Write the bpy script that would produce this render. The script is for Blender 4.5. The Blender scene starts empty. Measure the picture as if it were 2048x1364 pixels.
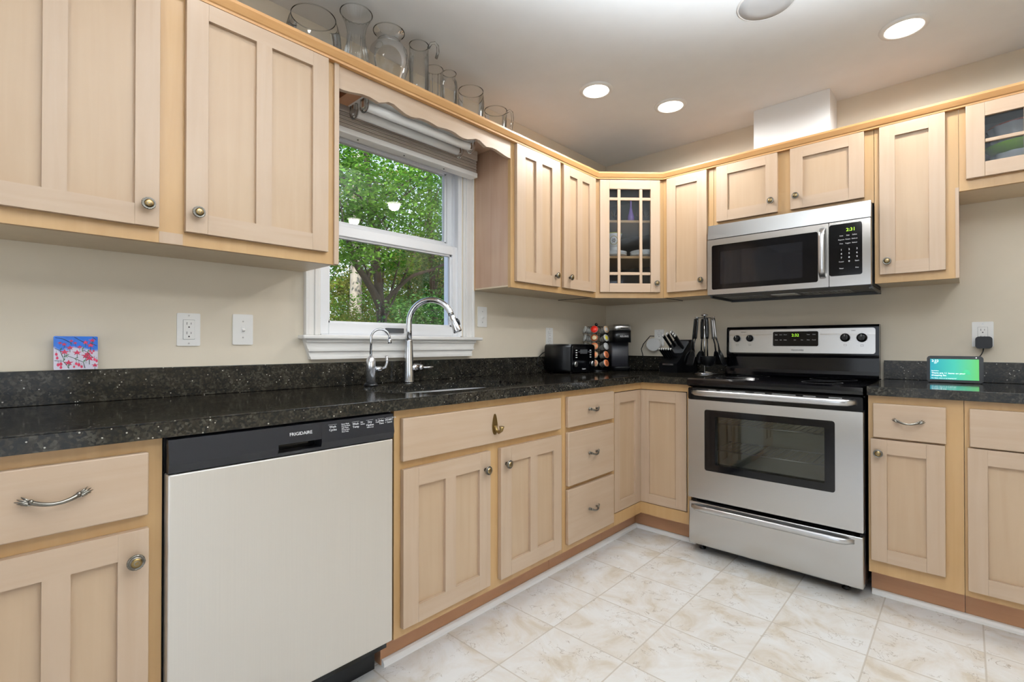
import bpy, bmesh, math, random
from mathutils import Vector, Matrix
PI = math.pi
random.seed(7)
sc = bpy.context.scene
COL = sc.collection

# ---------------------------------------------------------------- camera
cam_d = bpy.data.cameras.new('camera'); cam = bpy.data.objects.new('camera', cam_d); COL.objects.link(cam)
YAW, PITCH, ROLL, FPX = 0.74691, 0.00715, 0.00028, 979.685
cam.location = (1.99637, -3.20662, 1.09199)
cam.rotation_euler = (PI/2 + PITCH, -ROLL, YAW)
cam_d.sensor_width = 36.0; cam_d.sensor_fit = 'HORIZONTAL'; cam_d.lens = 36.0*FPX/2048
cam_d.clip_start = 0.02; cam_d.clip_end = 200
sc.camera = cam

# ---------------------------------------------------------------- sky, sun, added fill lamps, exposure
wd = bpy.data.worlds.new('sky'); sc.world = wd; wd.use_nodes = True
nt = wd.node_tree; nt.nodes.clear()
wo = nt.nodes.new('ShaderNodeOutputWorld'); bg = nt.nodes.new('ShaderNodeBackground')
tcw = nt.nodes.new('ShaderNodeTexCoord'); sepw = nt.nodes.new('ShaderNodeSeparateXYZ'); rw = nt.nodes.new('ShaderNodeValToRGB')
nt.links.new(tcw.outputs['Generated'], sepw.inputs[0]); nt.links.new(sepw.outputs['Z'], rw.inputs[0])
rw.color_ramp.elements[0].color = (0.90, 0.94, 1.0, 1); rw.color_ramp.elements[0].position = 0.0
rw.color_ramp.elements[1].color = (0.30, 0.52, 1.0, 1); rw.color_ramp.elements[1].position = 0.7
nt.links.new(rw.outputs[0], bg.inputs[0]); nt.links.new(bg.outputs[0], wo.inputs[0])
bg.inputs[1].default_value = 2.0
sun_d = bpy.data.lights.new('sun', 'SUN'); sun = bpy.data.objects.new('sun', sun_d); COL.objects.link(sun)
sun_d.energy = 8.0; sun_d.angle = math.radians(1.0); sun_d.color = (1.0, 0.95, 0.86)
sun.rotation_euler = Vector((0.55, -0.42, 0.72)).to_track_quat('Z', 'Y').to_euler()
win_fill_d = bpy.data.lights.new('added_window_fill', 'AREA'); win_fill = bpy.data.objects.new('added_window_fill', win_fill_d); COL.objects.link(win_fill)  # added area lamp outside an unseen window, fills the room
win_fill_d.shape = 'RECTANGLE'; win_fill_d.size = 1.9; win_fill_d.size_y = 1.9; win_fill_d.energy = 5; win_fill_d.color = (0.93, 0.96, 1.0)
win_fill.location = (4.35, -3.6, 1.2); win_fill.rotation_euler = Vector((1, 0, 0)).to_track_quat('Z', 'Y').to_euler()
win_fill2_d = bpy.data.lights.new('added_window_fill_back', 'AREA'); win_fill2 = bpy.data.objects.new('added_window_fill_back', win_fill2_d); COL.objects.link(win_fill2)  # second added fill lamp, behind the unseen rear window
win_fill2_d.shape = 'RECTANGLE'; win_fill2_d.size = 2.2; win_fill2_d.size_y = 1.9; win_fill2_d.energy = 5; win_fill2_d.color = (0.93, 0.96, 1.0)
win_fill2.location = (1.9, -5.75, 1.2); win_fill2.rotation_euler = Vector((0, -1, 0)).to_track_quat('Z', 'Y').to_euler()
fill_d = bpy.data.lights.new('added_ceiling_fill', 'SPOT'); fill_o = bpy.data.objects.new('added_ceiling_fill', fill_d); COL.objects.link(fill_o)  # added unseen spot aimed up to brighten the ceiling
fill_d.energy = 1300; fill_d.spot_size = math.radians(108); fill_d.spot_blend = 0.8; fill_d.shadow_soft_size = 0.12; fill_d.color = (0.86, 0.93, 1.0)
fill_o.location = (2.35, -2.55, 1.30); fill_o.rotation_euler = Vector((0.10, -0.10, -1)).to_track_quat('Z', 'Y').to_euler()
CAN_POWER = 11.5
sc.view_settings.view_transform = 'Standard'; sc.view_settings.look = 'None'
sc.view_settings.gamma = 1.0; sc.view_settings.use_curve_mapping = False
sc.view_settings.exposure = 0.15
sc.cycles.max_bounces = 10; sc.cycles.diffuse_bounces = 5; sc.cycles.glossy_bounces = 5
sc.cycles.transparent_max_bounces = 24; sc.cycles.transmission_bounces = 6
sc.cycles.use_denoising = True; sc.cycles.caustics_reflective = False; sc.cycles.caustics_refractive = False
sc.cycles.sample_clamp_indirect = 4.0

# ---------------------------------------------------------------- materials
def lin(c):
    return tuple((x/255/12.92 if x/255 <= 0.04045 else ((x/255+0.055)/1.055)**2.4) for x in c)
def newmat(name):
    m = bpy.data.materials.new(name); m.use_nodes = True
    b = m.node_tree.nodes.get('Principled BSDF'); return m, m.node_tree, b
def plain(name, rgb, rough=0.5, metal=0.0, spec=0.5, emit=None, es=0.0, coat=0.0):
    m, t, b = newmat(name)
    n = t.nodes.new('ShaderNodeTexNoise'); n.inputs['Scale'].default_value = 9.0
    tc = t.nodes.new('ShaderNodeTexCoord'); t.links.new(tc.outputs['Object'], n.inputs['Vector'])
    hs = t.nodes.new('ShaderNodeMix'); hs.data_type = 'RGBA'
    c = lin(rgb); hs.inputs[6].default_value = (*[x*0.97 for x in c], 1); hs.inputs[7].default_value = (*[min(1, x*1.03) for x in c], 1)
    t.links.new(n.outputs['Fac'], hs.inputs[0]); t.links.new(hs.outputs[2], b.inputs['Base Color'])
    b.inputs['Roughness'].default_value = rough; b.inputs['Metallic'].default_value = metal
    b.inputs['Specular IOR Level'].default_value = spec; b.inputs['Coat Weight'].default_value = coat
    if emit: b.inputs['Emission Color'].default_value = (*lin(emit), 1); b.inputs['Emission Strength'].default_value = es
    return m
def wood(name, c1, c2, scale, rough=0.42, coat=0.12):
    m, t, b = newmat(name)
    g = t.nodes.new('ShaderNodeNewGeometry'); mp = t.nodes.new('ShaderNodeMapping'); mp.inputs['Scale'].default_value = scale
    t.links.new(g.outputs['Position'], mp.inputs[0])
    n = t.nodes.new('ShaderNodeTexNoise'); n.inputs['Scale'].default_value = 1.0; n.inputs['Detail'].default_value = 6; n.inputs['Distortion'].default_value = 0.6
    n2 = t.nodes.new('ShaderNodeTexNoise'); n2.inputs['Scale'].default_value = 3.0; n2.inputs['Detail'].default_value = 2
    t.links.new(mp.outputs[0], n.inputs['Vector']); t.links.new(g.outputs['Position'], n2.inputs['Vector'])
    ad = t.nodes.new('ShaderNodeMath'); ad.operation = 'ADD'; t.links.new(n.outputs[0], ad.inputs[0]); t.links.new(n2.outputs[0], ad.inputs[1])
    r = t.nodes.new('ShaderNodeValToRGB'); r.color_ramp.elements[0].position = 0.36; r.color_ramp.elements[1].position = 0.64
    hv = t.nodes.new('ShaderNodeMath'); hv.operation = 'MULTIPLY'; hv.inputs[1].default_value = 0.5; t.links.new(ad.outputs[0], hv.inputs[0])
    r.color_ramp.elements[0].color = (*lin(c2), 1); r.color_ramp.elements[1].color = (*lin(c1), 1)
    t.links.new(hv.outputs[0], r.inputs[0]); t.links.new(r.outputs[0], b.inputs['Base Color'])
    b.inputs['Roughness'].default_value = rough; b.inputs['Coat Weight'].default_value = coat; b.inputs['Coat Roughness'].default_value = 0.25
    return m
M = {}
M['door_v'] = wood('pickled_maple_upright_grain', (177, 155, 133), (170, 146, 122), (38, 38, 2.2))
M['door_h'] = wood('pickled_maple_level_grain', (177, 155, 133), (170, 146, 122), (3, 3, 42))
M['door_panel'] = wood('maple_door_panel', (175, 151, 124), (168, 142, 114), (34, 34, 2.0))
M['frame_v'] = wood('natural_maple', (180, 146, 101), (170, 134, 88), (30, 30, 2.0))
M['frame_h'] = wood('natural_maple_level', (180, 146, 101), (170, 134, 88), (3, 3, 34))
M['side'] = wood('pale_maple_side', (188, 158, 134), (172, 138, 114), (26, 26, 1.6))
M['under'] = wood('cabinet_underside', (206, 188, 160), (198, 178, 150), (20, 20, 20))
M['kick'] = wood('tan_kick_board', (176, 130, 94), (164, 118, 84), (3, 3, 30))
M['crown'] = wood('honey_maple_moulding', (192, 148, 96), (178, 130, 78), (4, 4, 60))
M['shaded_inside'] = plain('shade_toned_interior', (58, 62, 68), 0.8)  # shade inside the cabinets put into the colour
M['wall'] = plain('beige_wall_paint', (220, 210, 192), 0.75, spec=0.3)
M['ceiling'] = plain('warm_white_ceiling_paint', (237, 238, 238), 0.85, spec=0.2)
M['white'] = plain('white_gloss_trim', (236, 235, 232), 0.35)
M['vinyl'] = plain('white_vinyl', (238, 240, 243), 0.3)
M['plate_white'] = plain('white_plastic', (240, 240, 238), 0.3)
M['black'] = plain('black_plastic', (10, 11, 13), 0.3, spec=0.28)
M['blackgloss'] = plain('black_enamel', (5, 5, 7), 0.09, spec=0.28)
M['dwblack'] = plain('charcoal_control_panel', (22, 23, 27), 0.3, spec=0.3)
M['darkgrey'] = plain('dark_grey_plastic', (58, 60, 63), 0.45)
M['grey'] = plain('mid_grey_plastic', (128, 128, 126), 0.5)
M['capmetal'] = plain('bright_end_cap', (226, 226, 224), 0.4, 0.6)
M['sinksteel'] = plain('satin_sink_steel', (206, 208, 212), 0.42, 0.55)
M['chromesoft'] = plain('soft_chrome', (226, 228, 232), 0.22, 0.9)
M['chrome'] = plain('chrome', (205, 207, 211), 0.13, 1.0)
M['silver'] = plain('satin_silver', (196, 197, 199), 0.28, 1.0)
M['brass'] = plain('antique_brass', (128, 108, 70), 0.34, 1.0)
M['pewter'] = plain('antique_pewter', (120, 116, 108), 0.3, 1.0)
M['whiteprint'] = plain('white_print', (232, 234, 236), 0.5, emit=(232, 234, 236), es=0.0)
M['darkprint'] = plain('dark_print', (50, 50, 52), 0.5)
M['led'] = plain('green_led', (170, 230, 60), 0.4, emit=(160, 230, 40), es=0.9)
M['lens'] = plain('lit_lens', (255, 250, 240), 0.4, emit=(255, 247, 235), es=7.0)
M['tube'] = plain('white_fluorescent_tube', (228, 228, 226), 0.25)
M['blind'] = wood('taupe_blind', (204, 194, 182), (180, 168, 156), (3, 3, 120))
M['bark'] = wood('tree_bark', (72, 60, 48), (38, 31, 24), (14, 14, 4), 0.9, 0)
M['palebark'] = wood('pale_tree_bark', (178, 168, 156), (140, 130, 118), (14, 14, 4), 0.9, 0)
M['soil'] = wood('leaf_litter', (104, 88, 58), (62, 56, 34), (3, 3, 3), 0.95, 0)
M['porcelain'] = plain('white_porcelain', (238, 240, 240), 0.12)

def brushed(name, rgb, scale, rough, metal=1.0, aniso=0.0):
    m, t, b = newmat(name)
    if aniso:
        tg = t.nodes.new('ShaderNodeTangent'); tg.direction_type = 'RADIAL'; tg.axis = 'Z'
        t.links.new(tg.outputs[0], b.inputs['Tangent']); b.inputs['Anisotropic'].default_value = aniso
    g = t.nodes.new('ShaderNodeNewGeometry'); mp = t.nodes.new('ShaderNodeMapping'); mp.inputs['Scale'].default_value = scale
    n = t.nodes.new('ShaderNodeTexNoise'); n.inputs['Scale'].default_value = 1; n.inputs['Detail'].default_value = 3
    t.links.new(g.outputs['Position'], mp.inputs[0]); t.links.new(mp.outputs[0], n.inputs['Vector'])
    r = t.nodes.new('ShaderNodeMapRange'); r.inputs[3].default_value = rough*0.85; r.inputs[4].default_value = rough*1.15
    t.links.new(n.outputs[0], r.inputs[0]); t.links.new(r.outputs[0], b.inputs['Roughness'])
    mx = t.nodes.new('ShaderNodeMix'); mx.data_type = 'RGBA'; c = lin(rgb)
    mx.inputs[6].default_value = (*[x*0.96 for x in c], 1); mx.inputs[7].default_value = (*[min(1, x*1.04) for x in c], 1)
    t.links.new(n.outputs[0], mx.inputs[0]); t.links.new(mx.outputs[2], b.inputs['Base Color'])
    b.inputs['Metallic'].default_value = metal
    return m
M['steel_h'] = brushed('brushed_steel', (190, 189, 187), (2, 2, 400), 0.24, aniso=0.8)
M['steel_v'] = brushed('brushed_steel_upright', (214, 210, 203), (400, 400, 3), 0.42, 0.75)

def granite():
    m, t, b = newmat('black_granite')
    g = t.nodes.new('ShaderNodeNewGeometry')
    v = t.nodes.new('ShaderNodeTexVoronoi'); v.inputs['Scale'].default_value = 170
    n = t.nodes.new('ShaderNodeTexNoise'); n.inputs['Scale'].default_value = 26; n.inputs['Detail'].default_value = 6; n.inputs['Roughness'].default_value = 0.7
    t.links.new(g.outputs['Position'], v.inputs['Vector']); t.links.new(g.outputs['Position'], n.inputs['Vector'])
    r1 = t.nodes.new('ShaderNodeValToRGB'); e = r1.color_ramp.elements
    e[0].position = 0.0; e[0].color = (0.0035, 0.0038, 0.0036, 1); e[1].position = 1.0; e[1].color = (0.040, 0.037, 0.030, 1)
    x = e.new(0.55); x.color = (0.007, 0.0075, 0.007, 1); x = e.new(0.74); x.color = (0.016, 0.013, 0.009, 1)
    sp = t.nodes.new('ShaderNodeSeparateColor'); t.links.new(v.outputs['Color'], sp.inputs[0])
    ad = t.nodes.new('ShaderNodeMath'); ad.operation = 'MULTIPLY_ADD'; ad.inputs[1].default_value = 0.42; t.links.new(sp.outputs[0], ad.inputs[0])
    sb = t.nodes.new('ShaderNodeMath'); sb.operation = 'SUBTRACT'; sb.inputs[1].default_value = 0.02; t.links.new(n.outputs[0], sb.inputs[0]); t.links.new(sb.outputs[0], ad.inputs[2])
    t.links.new(ad.outputs[0], r1.inputs[0])
    v2 = t.nodes.new('ShaderNodeTexVoronoi'); v2.inputs['Scale'].default_value = 190; t.links.new(g.outputs['Position'], v2.inputs['Vector'])
    sp2 = t.nodes.new('ShaderNodeSeparateColor'); t.links.new(v2.outputs['Color'], sp2.inputs[0])
    gt = t.nodes.new('ShaderNodeMath'); gt.operation = 'GREATER_THAN'; gt.inputs[1].default_value = 0.972; t.links.new(sp2.outputs[1], gt.inputs[0])
    lt = t.nodes.new('ShaderNodeMath'); lt.operation = 'LESS_THAN'; lt.inputs[1].default_value = 0.35; t.links.new(v2.outputs['Distance'], lt.inputs[0])
    mu = t.nodes.new('ShaderNodeMath'); mu.operation = 'MULTIPLY'; t.links.new(gt.outputs[0], mu.inputs[0]); t.links.new(lt.outputs[0], mu.inputs[1])
    mx = t.nodes.new('ShaderNodeMix'); mx.data_type = 'RGBA'; mx.inputs[7].default_value = (0.30, 0.29, 0.25, 1)
    t.links.new(mu.outputs[0], mx.inputs[0]); t.links.new(r1.outputs[0], mx.inputs[6]); t.links.new(mx.outputs[2], b.inputs['Base Color'])
    b.inputs['Roughness'].default_value = 0.09; b.inputs['Specular IOR Level'].default_value = 0.20
    return m
M['granite'] = granite()

def floor_tiles():
    m, t, b = newmat('stone_look_vinyl_tile')
    N, L = t.nodes.new, t.links.new
    g = N('ShaderNodeNewGeometry'); s = N('ShaderNodeSeparateXYZ'); L(g.outputs['Position'], s.inputs[0])
    def math_(op, a, bb=None, c=None):
        n = N('ShaderNodeMath'); n.operation = op
        for i, v in enumerate((a, bb, c)):
            if v is None: continue
            if isinstance(v, (int, float)): n.inputs[i].default_value = v
            else: L(v, n.inputs[i])
        return n.outputs[0]
    def seam(out, off):
        q = math_('DIVIDE', math_('SUBTRACT', out, off), 0.3045)
        f = math_('ABSOLUTE', math_('SUBTRACT', math_('FRACT', q), 0.5))
        return math_('GREATER_THAN', f, 0.5-0.0085), math_('FLOOR', q)
    sx, ix = seam(s.outputs[0], 0.8235); sy, iy = seam(s.outputs[1], -1.092)
    gr = math_('MAXIMUM', sx, sy)
    off = N('ShaderNodeCombineXYZ'); L(math_('MULTIPLY', ix, 3.7), off.inputs[0]); L(math_('MULTIPLY', iy, 5.3), off.inputs[1])
    pv = N('ShaderNodeVectorMath'); L(g.outputs['Position'], pv.inputs[0]); L(off.outputs[0], pv.inputs[1])
    n1 = N('ShaderNodeTexNoise'); n1.inputs['Scale'].default_value = 5; n1.inputs['Detail'].default_value = 8; n1.inputs['Roughness'].default_value = 0.65; n1.inputs['Distortion'].default_value = 0.7
    L(pv.outputs[0], n1.inputs['Vector'])
    r = N('ShaderNodeValToRGB'); e = r.color_ramp.elements
    e[0].position = 0.27; e[0].color = (*lin((180, 170, 154)), 1); e[1].position = 0.60; e[1].color = (*lin((220, 221, 220)), 1)
    x = e.new(0.38); x.color = (*lin((198, 190, 176)), 1); x = e.new(0.47); x.color = (*lin((211, 208, 202)), 1)
    L(n1.outputs[0], r.inputs[0])
    n2 = N('ShaderNodeTexNoise'); n2.inputs['Scale'].default_value = 9; n2.inputs['Detail'].default_value = 10; n2.inputs['Roughness'].default_value = 0.6; n2.inputs['Distortion'].default_value = 0.8
    L(pv.outputs[0], n2.inputs['Vector'])
    ck = math_('LESS_THAN', math_('ABSOLUTE', math_('SUBTRACT', n2.outputs[0], 0.5)), 0.005)
    n3 = N('ShaderNodeTexNoise'); n3.inputs['Scale'].default_value = 11; L(pv.outputs[0], n3.inputs['Vector'])
    ck = math_('MULTIPLY', math_('MULTIPLY', ck, math_('GREATER_THAN', n3.outputs[0], 0.52)), 0.6)
    m1 = N('ShaderNodeMix'); m1.data_type = 'RGBA'; L(ck, m1.inputs[0]); L(r.outputs[0], m1.inputs[6]); m1.inputs[7].default_value = (*lin((128, 112, 92)), 1)
    m2 = N('ShaderNodeMix'); m2.data_type = 'RGBA'; L(math_('MULTIPLY', gr, 0.75), m2.inputs[0]); L(m1.outputs[2], m2.inputs[6]); m2.inputs[7].default_value = (*lin((176, 168, 156)), 1)
    L(m2.outputs[2], b.inputs['Base Color']); b.inputs['Roughness'].default_value = 0.33
    bp_ = N('ShaderNodeBump'); bp_.inputs['Strength'].default_value = 0.12; bp_.inputs['Distance'].default_value = 0.01
    L(n1.outputs[0], bp_.inputs['Height']); L(bp_.outputs[0], b.inputs['Normal'])
    return m
M['floor'] = floor_tiles()

def thin_glass(name, tint, edge, gloss=1.0, ior=1.45, rough=0.0):
    m = bpy.data.materials.new(name); m.use_nodes = True; t = m.node_tree; t.nodes.clear()
    o = t.nodes.new('ShaderNodeOutputMaterial'); tr = t.nodes.new('ShaderNodeBsdfTransparent'); gl = t.nodes.new('ShaderNodeBsdfGlossy')
    gl.inputs['Roughness'].default_value = rough
    mix = t.nodes.new('ShaderNodeMixShader'); fr = t.nodes.new('ShaderNodeFresnel'); fr.inputs['IOR'].default_value = ior
    lw = t.nodes.new('ShaderNodeLayerWeight'); lw.inputs['Blend'].default_value = 0.35
    cm = t.nodes.new('ShaderNodeMix'); cm.data_type = 'RGBA'; cm.inputs[6].default_value = (*tint, 1); cm.inputs[7].default_value = (*edge, 1)
    t.links.new(lw.outputs['Facing'], cm.inputs[0]); t.links.new(cm.outputs[2], tr.inputs[0])
    mu = t.nodes.new('ShaderNodeMath'); mu.operation = 'MULTIPLY'; mu.inputs[1].default_value = gloss
    t.links.new(fr.outputs[0], mu.inputs[0]); t.links.new(mu.outputs[0], mix.inputs[0]); t.links.new(tr.outputs[0], mix.inputs[1]); t.links.new(gl.outputs[0], mix.inputs[2])
    t.links.new(mix.outputs[0], o.inputs[0]); return m
M['pane'] = thin_glass('window_glass', (0.98, 0.99, 0.99), (0.9, 0.95, 0.94))
M['vessel'] = thin_glass('clear_glass', (0.99, 0.992, 0.985), (0.94, 0.95, 0.935), 0.9)
M['vessel_rim'] = thin_glass('thick_glass_rim', (0.96, 0.97, 0.96), (0.80, 0.82, 0.80), 1.0)
M['cabglass'] = thin_glass('cabinet_glass', (0.96, 0.97, 0.98), (0.9, 0.92, 0.94), 0.8)
M['ovenglass'] = thin_glass('smoked_oven_glass', (0.85, 0.86, 0.82), (0.7, 0.7, 0.7), 1.8)
M['clearbracket'] = thin_glass('clear_plastic', (0.95, 0.95, 0.94), (0.8, 0.8, 0.8), 1.0)
M['purple'] = plain('violet_glass', (120, 96, 170), 0.1)

def leafmat(name, c1, c2, c3):
    m = bpy.data.materials.new(name); m.use_nodes = True; t = m.node_tree; t.nodes.clear()
    o = t.nodes.new('ShaderNodeOutputMaterial'); d = t.nodes.new('ShaderNodeBsdfDiffuse'); tl = t.nodes.new('ShaderNodeBsdfTranslucent')
    mix = t.nodes.new('ShaderNodeMixShader'); mix.inputs[0].default_value = 0.4
    g = t.nodes.new('ShaderNodeNewGeometry'); n = t.nodes.new('ShaderNodeTexNoise'); n.inputs['Scale'].default_value = 2.3; n.inputs['Detail'].default_value = 8; n.inputs['Roughness'].default_value = 0.8
    t.links.new(g.outputs['Position'], n.inputs['Vector'])
    r = t.nodes.new('ShaderNodeValToRGB'); e = r.color_ramp.elements
    e[0].position = 0.34; e[0].color = (*lin(c1), 1); e[1].position = 0.66; e[1].color = (*lin(c3), 1); x = e.new(0.5); x.color = (*lin(c2), 1)
    t.links.new(n.outputs[0], r.inputs[0])
    for s in (d, tl): t.links.new(r.outputs[0], s.inputs[0])
    t.links.new(d.outputs[0], mix.inputs[1]); t.links.new(tl.outputs[0], mix.inputs[2]); t.links.new(mix.outputs[0], o.inputs[0]); return m
M['leaf'] = leafmat('bright_green_leaves', (48, 92, 30), (96, 142, 48), (146, 182, 78))
M['leaf2'] = leafmat('deep_green_leaves', (40, 74, 34), (72, 112, 54), (120, 156, 92))
M['leaf3'] = leafmat('yellow_green_leaves', (86, 104, 36), (142, 150, 62), (196, 176, 84))

# ---------------------------------------------------------------- mesh building
class Frame:
    """local axes: u runs to the right along the wall, d out from the wall, z up"""
    def __init__(s, O=(0, 0, 0), U=(1, 0, 0), D=(0, 1, 0), Z=(0, 0, 1)):
        O, U, D, Z = Vector(O), Vector(U).normalized(), Vector(D).normalized(), Vector(Z).normalized()
        s.m = Matrix(((U.x, D.x, Z.x, O.x), (U.y, D.y, Z.y, O.y), (U.z, D.z, Z.z, O.z), (0, 0, 0, 1)))
    def w(s, u, d, z): return s.m @ Vector((u, d, z))
WORLD = Frame()
LW = Frame((0, 0, 0), (0, 1, 0), (1, 0, 0))          # window wall: u = y, d = x
SW = Frame((0, 0, 0), (1, 0, 0), (0, -1, 0))         # stove wall: u = x, d = -y
DG = Frame((.4475, -.4475, 0), (1, 1, 0), (1, -1, 0))  # diagonal corner cabinet face

class MB:
    def __init__(s, fr=WORLD): s.bm = bmesh.new(); s.fr = fr; s.mi = 0
    def _f(s, vs):
        try:
            f = s.bm.faces.new(vs); f.material_index = s.mi; return f
        except ValueError: return None
    def box(s, a0, a1, b0, b1, c0, c1, bev=0.0, seg=2):
        a0, a1 = min(a0, a1), max(a0, a1); b0, b1 = min(b0, b1), max(b0, b1); c0, c1 = min(c0, c1), max(c0, c1)
        v = [s.bm.verts.new((x, y, z)) for x in (a0, a1) for y in (b0, b1) for z in (c0, c1)]
        fs = [s._f([v[i] for i in q]) for q in ((0, 1, 3, 2), (4, 6, 7, 5), (0, 4, 5, 1), (2, 3, 7, 6), (0, 2, 6, 4), (1, 5, 7, 3))]
        bev = min(bev, 0.45*min(a1-a0, b1-b0, c1-c0))
        if bev > 0:
            es = list({e for f in fs for e in f.edges})
            r = bmesh.ops.bevel(s.bm, geom=es, offset=bev, segments=seg, profile=0.5, affect='EDGES')
            for f in r['faces']: f.material_index = s.mi; f.smooth = True
        return s
    def rings(s, rings, closed=True, cap0=True, cap1=True, smooth=True, loop=False):
        R = [[s.bm.verts.new(p) for p in ring] for ring in rings]
        n = len(R[0]); k = len(R)
        for i in range(k if loop else k-1):
            a, b = R[i], R[(i+1) % k]
            for j in range(n if closed else n-1):
                f = s._f((a[j], a[(j+1) % n], b[(j+1) % n], b[j]))
                if f: f.smooth = smooth
        if not loop:
            if cap0: s._f(R[0])
            if cap1: s._f(R[-1][::-1])
        return s
    def lathe(s, prof, c=(0, 0, 0), axis=(0, 0, 1), seg=24, rib=0.0, nrib=0, cap0=True, cap1=True):
        ax = Vector(axis).normalized(); c = Vector(c)
        a = ax.orthogonal().normalized(); b = ax.cross(a)
        rs = []
        for r, h in prof:
            ring = []
            for j in range(seg):
                t = 2*PI*j/seg; rr = max(r, 1e-5)*(1 + (rib*math.cos(nrib*t) if nrib else 0))
                ring.append(c + ax*h + a*(rr*math.cos(t)) + b*(rr*math.sin(t)))
            rs.append(ring)
        return s.rings(rs, cap0=cap0, cap1=cap1)
    def cyl(s, p0, p1, r0, r1=None, seg=20):
        p0, p1 = Vector(p0), Vector(p1); r1 = r0 if r1 is None else r1
        return s.lathe([(r0, 0), (r1, (p1-p0).length)], p0, p1-p0, seg)
    def tube(s, path, r, seg=12, loop=False, flat=1.0):
        P = [Vector(p) for p in path]; n = len(P); rs = []
        rad = r if isinstance(r, (list, tuple)) else [r]*n
        nrm = None
        for i in range(n):
            if loop: t = P[(i+1) % n]-P[i-1]
            else: t = P[min(i+1, n-1)]-P[max(i-1, 0)]
            t.normalize()
            if nrm is None: nrm = t.orthogonal().normalized()
            else:
                nrm = nrm - t*nrm.dot(t)
                nrm = nrm.normalized() if nrm.length > 1e-6 else t.orthogonal().normalized()
            b = t.cross(nrm)
            rs.append([P[i] + nrm*(rad[i]*math.cos(2*PI*j/seg)) + b*(rad[i]*flat*math.sin(2*PI*j/seg)) for j in range(seg)])
        return s.rings(rs, loop=loop)
    def prism(s, poly, plane, h0, h1, smooth=False):
        """poly of 2-D points; plane 'uz' (extrude along d), 'ud' (along z), 'dz' (along u)"""
        def P(a, b, h): return {'uz': (a, h, b), 'ud': (a, b, h), 'dz': (h, a, b)}[plane]
        return s.rings([[P(a, b, h0) for a, b in poly], [P(a, b, h1) for a, b in poly]], smooth=smooth)
    def rrect(s, u0, u1, z0, z1, d0, d1, r, seg=5, plane='uz'):
        return s.prism(rr_poly(u0, u1, z0, z1, r, seg), plane, d0, d1)
    def plate_holes(s, outer, holes, plane, h0, h1):
        """flat slab with holes"""
        def P(a, b, h): return {'uz': (a, h, b), 'ud': (a, b, h), 'dz': (h, a, b)}[plane]
        tmp = bmesh.new(); es = []
        for lp in [outer]+holes:
            vs = [tmp.verts.new((a, b, 0)) for a, b in lp]
            es += [tmp.edges.new((vs[i], vs[(i+1) % len(vs)])) for i in range(len(vs))]
        bmesh.ops.triangle_fill(tmp, use_beauty=True, use_dissolve=False, edges=es)
        tmp.verts.ensure_lookup_table()
        for h in (h0, h1):
            mp = {v: s.bm.verts.new(P(v.co.x, v.co.y, h)) for v in tmp.verts}
            for f in tmp.faces: s._f([mp[v] for v in f.verts])
        tmp.free()
        for lp in [outer]+holes:
            s.rings([[P(a, b, h0) for a, b in lp], [P(a, b, h1) for a, b in lp]], cap0=False, cap1=False, smooth=False)
        return s
    def sphere(s, c, r, seg=16, sc_=(1, 1, 1)):
        n = seg//2; rs = []
        for i in range(n+1):
            ph = PI*i/n; rr = max(1e-4, math.sin(ph)); rs.append([(c[0]+sc_[0]*r*rr*math.cos(2*PI*j/seg), c[1]+sc_[1]*r*rr*math.sin(2*PI*j/seg), c[2]-sc_[2]*r*math.cos(ph)) for j in range(seg)])
        return s.rings(rs)
    def text(s, body, size, u, d, z, align='CENTER', ex=0.0004, up=(0, 0, 1), right=(1, 0, 0)):
        cu = bpy.data.curves.new('txt', 'FONT'); cu.body = body; cu.size = size; cu.align_x = align; cu.align_y = 'CENTER'; cu.resolution_u = 2; cu.extrude = ex
        ob = bpy.data.objects.new('txt', cu); me = bpy.data.meshes.new_from_object(ob)
        R_, U_ = Vector(right), Vector(up); Nn = Vector((0, 1, 0)) if abs(U_.y) < .9 else Vector((0, 0, 1))
        if abs(R_.dot(Nn)) > .1: Nn = R_.cross(U_)
        O = Vector((u, d, z)); vs = [s.bm.verts.new(O + R_*v.co.x + U_*v.co.y + Nn*v.co.z) for v in me.vertices]
        for p in me.polygons: s._f([vs[i] for i in p.vertices])
        bpy.data.objects.remove(ob); bpy.data.curves.remove(cu); bpy.data.meshes.remove(me); return s
    def build(s, name, mats, parent=None, recalc=True):
        bm = s.bm
        bm.transform(s.fr.m)
        if recalc: bmesh.ops.recalc_face_normals(bm, faces=bm.faces)
        if parent is None:
            xs = [v.co.x for v in bm.verts]; ys = [v.co.y for v in bm.verts]; zs = [v.co.z for v in bm.verts]
            org = Vector(((min(xs)+max(xs))/2, (min(ys)+max(ys))/2, min(zs)))
        else: org = Vector(parent['_org'])
        bm.transform(Matrix.Translation(-org))
        me = bpy.data.meshes.new(name); bm.to_mesh(me); bm.free()
        for m in (mats if isinstance(mats, (list, tuple)) else [mats]): me.materials.append(M[m] if isinstance(m, str) else m)
        o = bpy.data.objects.new(name, me); COL.objects.link(o); o['_org'] = tuple(org)
        if parent is None: o.location = org
        else: o.parent = parent
        return o
def rr_poly(u0, u1, z0, z1, r, seg=5):
    P = []
    for cx, cz, a in ((u1-r, z1-r, 0), (u0+r, z1-r, 90), (u0+r, z0+r, 180), (u1-r, z0+r, 270)):
        for i in range(seg+1):
            t = math.radians(a + 90*i/seg); P.append((cx+r*math.cos(t), cz+r*math.sin(t)))
    return P
def thing(name, label, cat, loc, group=None):
    o = bpy.data.objects.new(name, None); COL.objects.link(o); o.empty_display_size = 0.05
    o.location = loc; o['_org'] = tuple(loc); o['label'] = label; o['category'] = cat
    if group: o['group'] = group
    return o
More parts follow.
